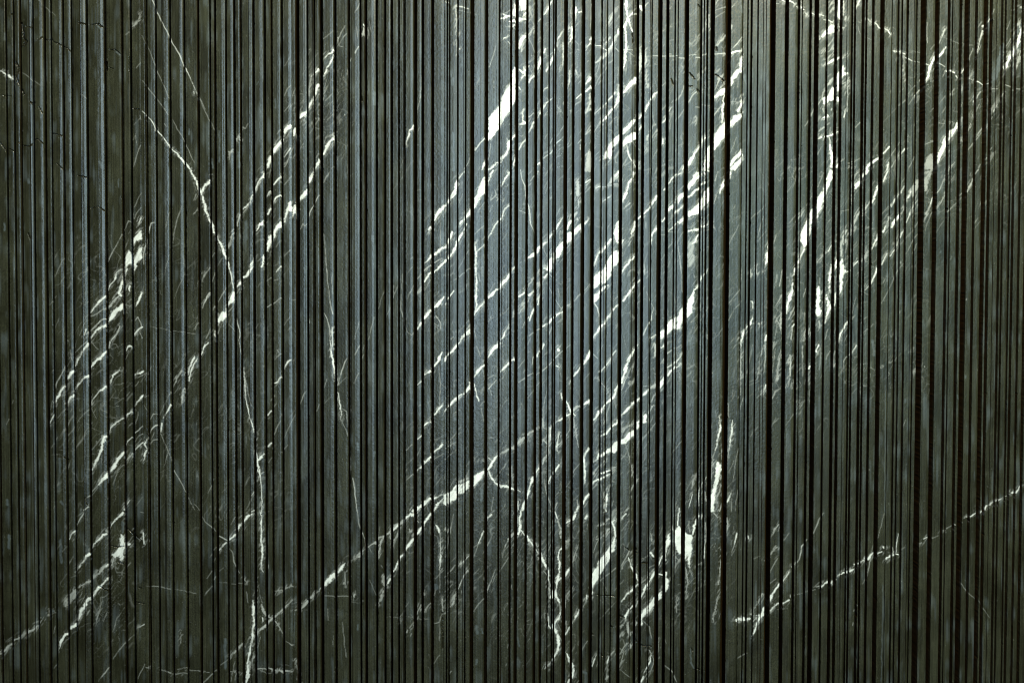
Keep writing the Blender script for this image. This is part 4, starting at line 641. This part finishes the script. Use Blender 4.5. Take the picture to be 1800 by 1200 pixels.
# ------------------------------------------------------------------ stone material
def stone_material():
    m = bpy.data.materials.new('black_marble'); m.use_nodes = True
    nt = m.node_tree; N = nt.nodes; L = nt.links
    bsdf = N['Principled BSDF']
    at = N.new('ShaderNodeAttribute'); at.attribute_name = 'figure'
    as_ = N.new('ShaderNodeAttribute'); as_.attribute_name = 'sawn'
    sep = N.new('ShaderNodeSeparateColor'); L.new(at.outputs['Color'], sep.inputs[0])
    tc = N.new('ShaderNodeTexCoord')
    def noise(scale, det, vec=(1, 1, 1), rough=.6):
        mp = N.new('ShaderNodeMapping'); mp.inputs['Scale'].default_value = vec
        L.new(tc.outputs['Object'], mp.inputs[0])
        n = N.new('ShaderNodeTexNoise'); n.inputs['Scale'].default_value = scale
        n.inputs['Detail'].default_value = det; n.inputs['Roughness'].default_value = rough
        L.new(mp.outputs[0], n.inputs['Vector']); return n.outputs['Fac']
    cl = noise(9, 6, (1, 1, .6)); grain = noise(420, 3); saw = noise(330, 4, (1, 1, .012), .7)
    def ramp(fac, a, b, pa=.35, pb=.68):
        r = N.new('ShaderNodeValToRGB'); r.color_ramp.elements[0].position = pa; r.color_ramp.elements[1].position = pb
        r.color_ramp.elements[0].color = (*a, 1); r.color_ramp.elements[1].color = (*b, 1)
        L.new(fac, r.inputs[0]); return r.outputs[0]
    def mix(f, a, b, mode='MIX'):
        x = N.new('ShaderNodeMix'); x.data_type = 'RGBA'; x.blend_type = mode
        if isinstance(f, float): x.inputs[0].default_value = f
        else: L.new(f, x.inputs[0])
        for s, v in ((x.inputs[6], a), (x.inputs[7], b)):
            if isinstance(v, tuple): s.default_value = (*v, 1)
            else: L.new(v, s)
        return x.outputs[2]
    base = ramp(cl, DARK, LIGHT)
    base = mix(1.0, base, ramp(grain, (.52, .52, .52), (1.55, 1.55, 1.52)), 'MULTIPLY')
    base = mix(1.0, base, ramp(saw, (.58, .59, .61), (1.48, 1.50, 1.55), .32, .68), 'MULTIPLY')
    base = mix(sep.outputs[1], base, (.20, .25, .28))
    vcol = ramp(grain, (.74, .77, .72), (.90, .93, .89))
    base = mix(sep.outputs[0], base, vcol)
    cm = N.new('ShaderNodeMath'); cm.operation = 'MULTIPLY'; cm.inputs[1].default_value = .85; L.new(sep.outputs[2], cm.inputs[0])
    base = mix(cm.outputs[0], base, (.008, .006, .003))
    slot_shade = N.new('ShaderNodeMath'); slot_shade.operation = 'MULTIPLY'; slot_shade.inputs[1].default_value = .86; L.new(as_.outputs['Fac'], slot_shade.inputs[0])
    base = mix(slot_shade.outputs[0], base, (.034, .015, .003))   # unpolished saw cuts, with the slots' warm dark shade painted into the colour
    L.new(base, bsdf.inputs['Base Color'])
    rr = N.new('ShaderNodeMapRange'); rr.inputs[3].default_value = .20; rr.inputs[4].default_value = .40
    L.new(saw, rr.inputs[0]); ro = N.new('ShaderNodeMath'); ro.operation = 'MAXIMUM'
    L.new(rr.outputs[0], ro.inputs[0]); sw = N.new('ShaderNodeMath'); sw.operation = 'MULTIPLY'; sw.inputs[1].default_value = .95
    L.new(as_.outputs['Fac'], sw.inputs[0]); L.new(sw.outputs[0], ro.inputs[1]); L.new(ro.outputs[0], bsdf.inputs['Roughness'])
    sp_ = N.new('ShaderNodeMapRange'); sp_.inputs[3].default_value = SPEC; sp_.inputs[4].default_value = .03
    L.new(as_.outputs['Fac'], sp_.inputs[0]); L.new(sp_.outputs[0], bsdf.inputs['Specular IOR Level'])
    b1 = N.new('ShaderNodeBump'); b1.inputs['Strength'].default_value = .35; b1.inputs['Distance'].default_value = .00022
    L.new(saw, b1.inputs['Height'])
    b2 = N.new('ShaderNodeBump'); b2.inputs['Strength'].default_value = .25; b2.inputs['Distance'].default_value = .00012
    L.new(grain, b2.inputs['Height']); L.new(b1.outputs[0], b2.inputs['Normal'])
    L.new(b2.outputs[0], bsdf.inputs['Normal'])
    return m
DARK = (.0132, .0134, .0062); LIGHT = (.0355, .0372, .0212); SPEC = .5
MARBLE = stone_material()

# ------------------------------------------------------------------ ribs and slabs
STEP = 1.06
ROWS = np.arange(-30, 1232, STEP)
Z_TOP = to_wall(900, -30)[1]; Z_BOT = to_wall(900, 1231)[1]
ZR = np.linspace(Z_TOP, Z_BOT, len(ROWS))
BACKP = 46
BACK = BACKP * PX         # the slots are cut nine centimetres deep
SCOREBANK = SCORES

def xw(px): return to_wall(px, YREF)[0]

def rib_mesh(name, x0, x1, parent, base, frac, a1, a2, lean, wide_after):
    """one upright rib: sawn face, eased right-hand shoulder, two deep side walls"""
    xs = [x0]; w = x1 - x0
    xb = x0 + w * (1 - frac)
    xm = xb + (x1 - xb) * .55
    tail = min((1.7 if x1 < 1060 else .9) if wide_after else .6, w * .3)
    xt = x1 - tail; xu = x1 - tail * .5
    brk = sorted({x0, xb, xm, xt, xu, x1} | {v for s in SCOREBANK if s[0] > x0 and s[1] < x1 for v in (s[0]-.05, s[0]+.1, s[1]-.1, s[1]+.05)})
    xs = []
    for a, b in zip(brk[:-1], brk[1:]):
        n = max(1, int(math.ceil((b - a) / 1.06)))
        xs += [a + (b - a) * i / n for i in range(n)]
    xs.append(x1); xs = np.array(xs)
    slope = np.full(len(xs) - 1, math.tan(lean))
    mid = (xs[1:] + xs[:-1]) / 2
    jr = np.random.default_rng(int(abs(x0) * 10))
    slope += np.tan(np.radians(jr.normal(0, .8, len(slope))))
    jit = np.radians(jr.normal(0, 2.6, len(slope)))
    slope = np.where(mid > xb, np.tan(a1 + jit), slope); slope = np.where(mid > xm, np.tan(a2 + jit), slope)
    slope[mid > xt] = math.tan(math.radians(34)); slope[mid > xu] = math.tan(math.radians(66))
    dep = base + np.concatenate([[0], np.cumsum(slope * np.diff(xs))])
    for s in SCOREBANK:
        if s[0] > x0 and s[1] < x1:
            dep[(xs > s[0]) & (xs < s[1])] += 4.5
    # side walls
    wl = np.linspace(BACKP, dep[0], 5)[:-1]; wr = np.linspace(dep[-1], BACKP, 5)[1:]
    px = np.concatenate([np.full(4, x0), xs, np.full(4, x1)])
    dp = np.concatenate([wl, dep, wr])
    nc = len(px); nr = len(ZR)
    XW = np.array([xw(v) for v in px])
    X = np.repeat(XW[None, :], nr, 0); Z = np.repeat(ZR[:, None], nc, 1)
    D = np.repeat(dp[None, :], nr, 0)
    # the veins dip into the stone, so a recessed face shows them a little lower
    sx, sy = to_survey(X, Z)
    sy2 = sy - 0.85 * np.clip(D - 1.5, -3, 14)
    lo = SLAB[0] + .15; hi = SLAB[1] - .15
    fig = [sample(b, sx, sy2) for b in (VEIN, SMEAR, CRACK)]
    # worn edges: small chips and waver
    e = (vnoise(np.full(nr, x0 * 3.1), ROWS / 3.3, 31) - .5) * .55 + np.clip(vnoise(np.full(nr, x0), ROWS / 6.1, 32) - .90, 0, 1) * 9
    e2 = (vnoise(np.full(nr, x1 * 3.1), ROWS / 3.3, 33) - .5) * .55 + np.clip(vnoise(np.full(nr, x1), ROWS / 6.1, 34) - .90, 0, 1) * 9
    X[:, :5] += (e * PX)[:, None]; X[:, -5:] -= (e2 * PX)[:, None]
    D = D + fig[2] * 3.4 * (np.abs(D - BACKP) > .1) + (vnoise(sx / 2.2, sy / 2.8, 35) - .5) * .12
    co = np.stack([X, D * PX, Z], -1).reshape(-1, 3).astype(np.float32)
    i = np.arange(nr - 1)[:, None] * nc + np.arange(nc - 1)[None, :]
    faces = np.stack([i, i + nc, i + nc + 1, i + 1], -1).reshape(-1).astype(np.int32)
    me = bpy.data.meshes.new(name)
    nf = len(faces) // 4
    me.vertices.add(len(co)); me.vertices.foreach_set('co', co.ravel())
    me.loops.add(len(faces)); me.loops.foreach_set('vertex_index', faces)
    me.polygons.add(nf); me.polygons.foreach_set('loop_start', np.arange(0, nf * 4, 4, dtype=np.int32))
    me.polygons.foreach_set('loop_total', np.full(nf, 4, np.int32))
    me.update(calc_edges=True)
    a = me.attributes.new('figure', 'FLOAT_COLOR', 'POINT')
    col = np.ones((len(co), 4), np.float32)
    for k in range(3): col[:, k] = fig[k].reshape(-1)
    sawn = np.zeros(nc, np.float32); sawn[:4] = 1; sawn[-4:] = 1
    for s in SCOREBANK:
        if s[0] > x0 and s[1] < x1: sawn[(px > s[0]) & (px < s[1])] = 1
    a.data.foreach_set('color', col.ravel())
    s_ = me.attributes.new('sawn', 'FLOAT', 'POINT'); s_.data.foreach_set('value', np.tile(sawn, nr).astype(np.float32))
    fl = me.attributes.new('sharp_face', 'BOOLEAN', 'FACE'); fl.data.foreach_set('value', np.ones(nf, bool))
    me.materials.append(MARBLE)
    o = bpy.data.objects.new(name, me); scene.collection.objects.link(o)
    return o

def box_mesh(name, x0, x1, y0, y1, z0, z1):
    v = [(x, y, z) for x in (x0, x1) for y in (y0, y1) for z in (z0, z1)]
    f = [(0,1,3,2),(4,6,7,5),(0,4,5,1),(2,3,7,6),(0,2,6,4),(1,5,7,3)]
    me = bpy.data.meshes.new(name); me.from_pydata(v, [], f); me.update()
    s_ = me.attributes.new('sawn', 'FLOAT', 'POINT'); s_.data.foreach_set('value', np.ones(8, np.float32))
    me.materials.append(MARBLE)
    o = bpy.data.objects.new(name, me); scene.collection.objects.link(o)
    return o

LABELS = [
 'dark ribbed marble slab at the left edge, cracked and chipped near its top',
 'ribbed black marble slab crossed by a bright X of two white veins',
 'dark ribbed slab with few veins, one long pale vein climbing its lower third',
 'ribbed marble slab with fat white vein at top and forked vein at foot',
 'ribbed marble slab with the densest bold white veins, right of the forked vein',
 'ribbed marble slab with a shredded white vein below a dotted zigzag line at its top',
 'greenish ribbed marble slab at the right edge, almost bare in its middle and foot',
]
# share of each rib that is eased off, and how steeply (degrees), slab by slab
PROFILE = [(.20,.50,7,12,13,19), (.25,.55,5,9,9,14), (.28,.58,3,7,6,12), (.35,.75,2,5,4,9), (.15,.40,4,9,14,26), (.12,.32,4,9,14,26), (.12,.32,4,9,14,26)]
rnd = random.Random(3)
for k in range(7):
    SLAB = (JOINTS[k], JOINTS[k + 1])
    root = bpy.data.objects.new('marble_panel', None)
    scene.collection.objects.link(root)
    root.location = ((xw(SLAB[0]) + xw(SLAB[1])) / 2, BACK, Z_BOT)
    root['label'] = LABELS[k]; root['category'] = 'stone panel'; root['group'] = 'ribbed marble wall panels'
    inv = Matrix.Translation(-Vector(root.location))
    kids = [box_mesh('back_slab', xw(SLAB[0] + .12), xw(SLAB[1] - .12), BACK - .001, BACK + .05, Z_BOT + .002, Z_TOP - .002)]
    cuts = [g for g in GROOVES if g[1] > SLAB[0] and g[0] < SLAB[1]]
    x = SLAB[0] + .2
    spans = []
    for g in cuts:
        gw = g[1] - g[0]
        if gw < 3.6 and g[0] < 1060: g = (g[0] - (.85 if g[0] < 780 else .5), g[1] + (.6 if g[0] < 780 else .2))
        if g[0] > x + .4: spans.append((x, g[0], gw))
        x = max(x, g[1] + .2)
    if SLAB[1] - .2 > x + .4: spans.append((x, SLAB[1] - .2, 0))
    for (a, b, gw) in spans:
        wide = gw > 3.4
        base = rnd.choice([-.8, 0, 0, .8, 1.6, 2.8, 3.6])
        f0, f1, t0, t1, t2, t3 = PROFILE[k]
        frac = rnd.uniform(f0, f1)
        a1 = math.radians(rnd.uniform(t0, t1)); a2 = math.radians(rnd.uniform(t2, t3))
        if rnd.random() < .3: a1, a2, frac = a1 * .3, a2 * .4, frac * .6
        kids.append(rib_mesh('rib', a, b, root, base, frac, a1, a2, math.radians(rnd.uniform(-1.5, 1.5)), wide))
    for o in kids:
        o.parent = root
        o.matrix_parent_inverse = inv
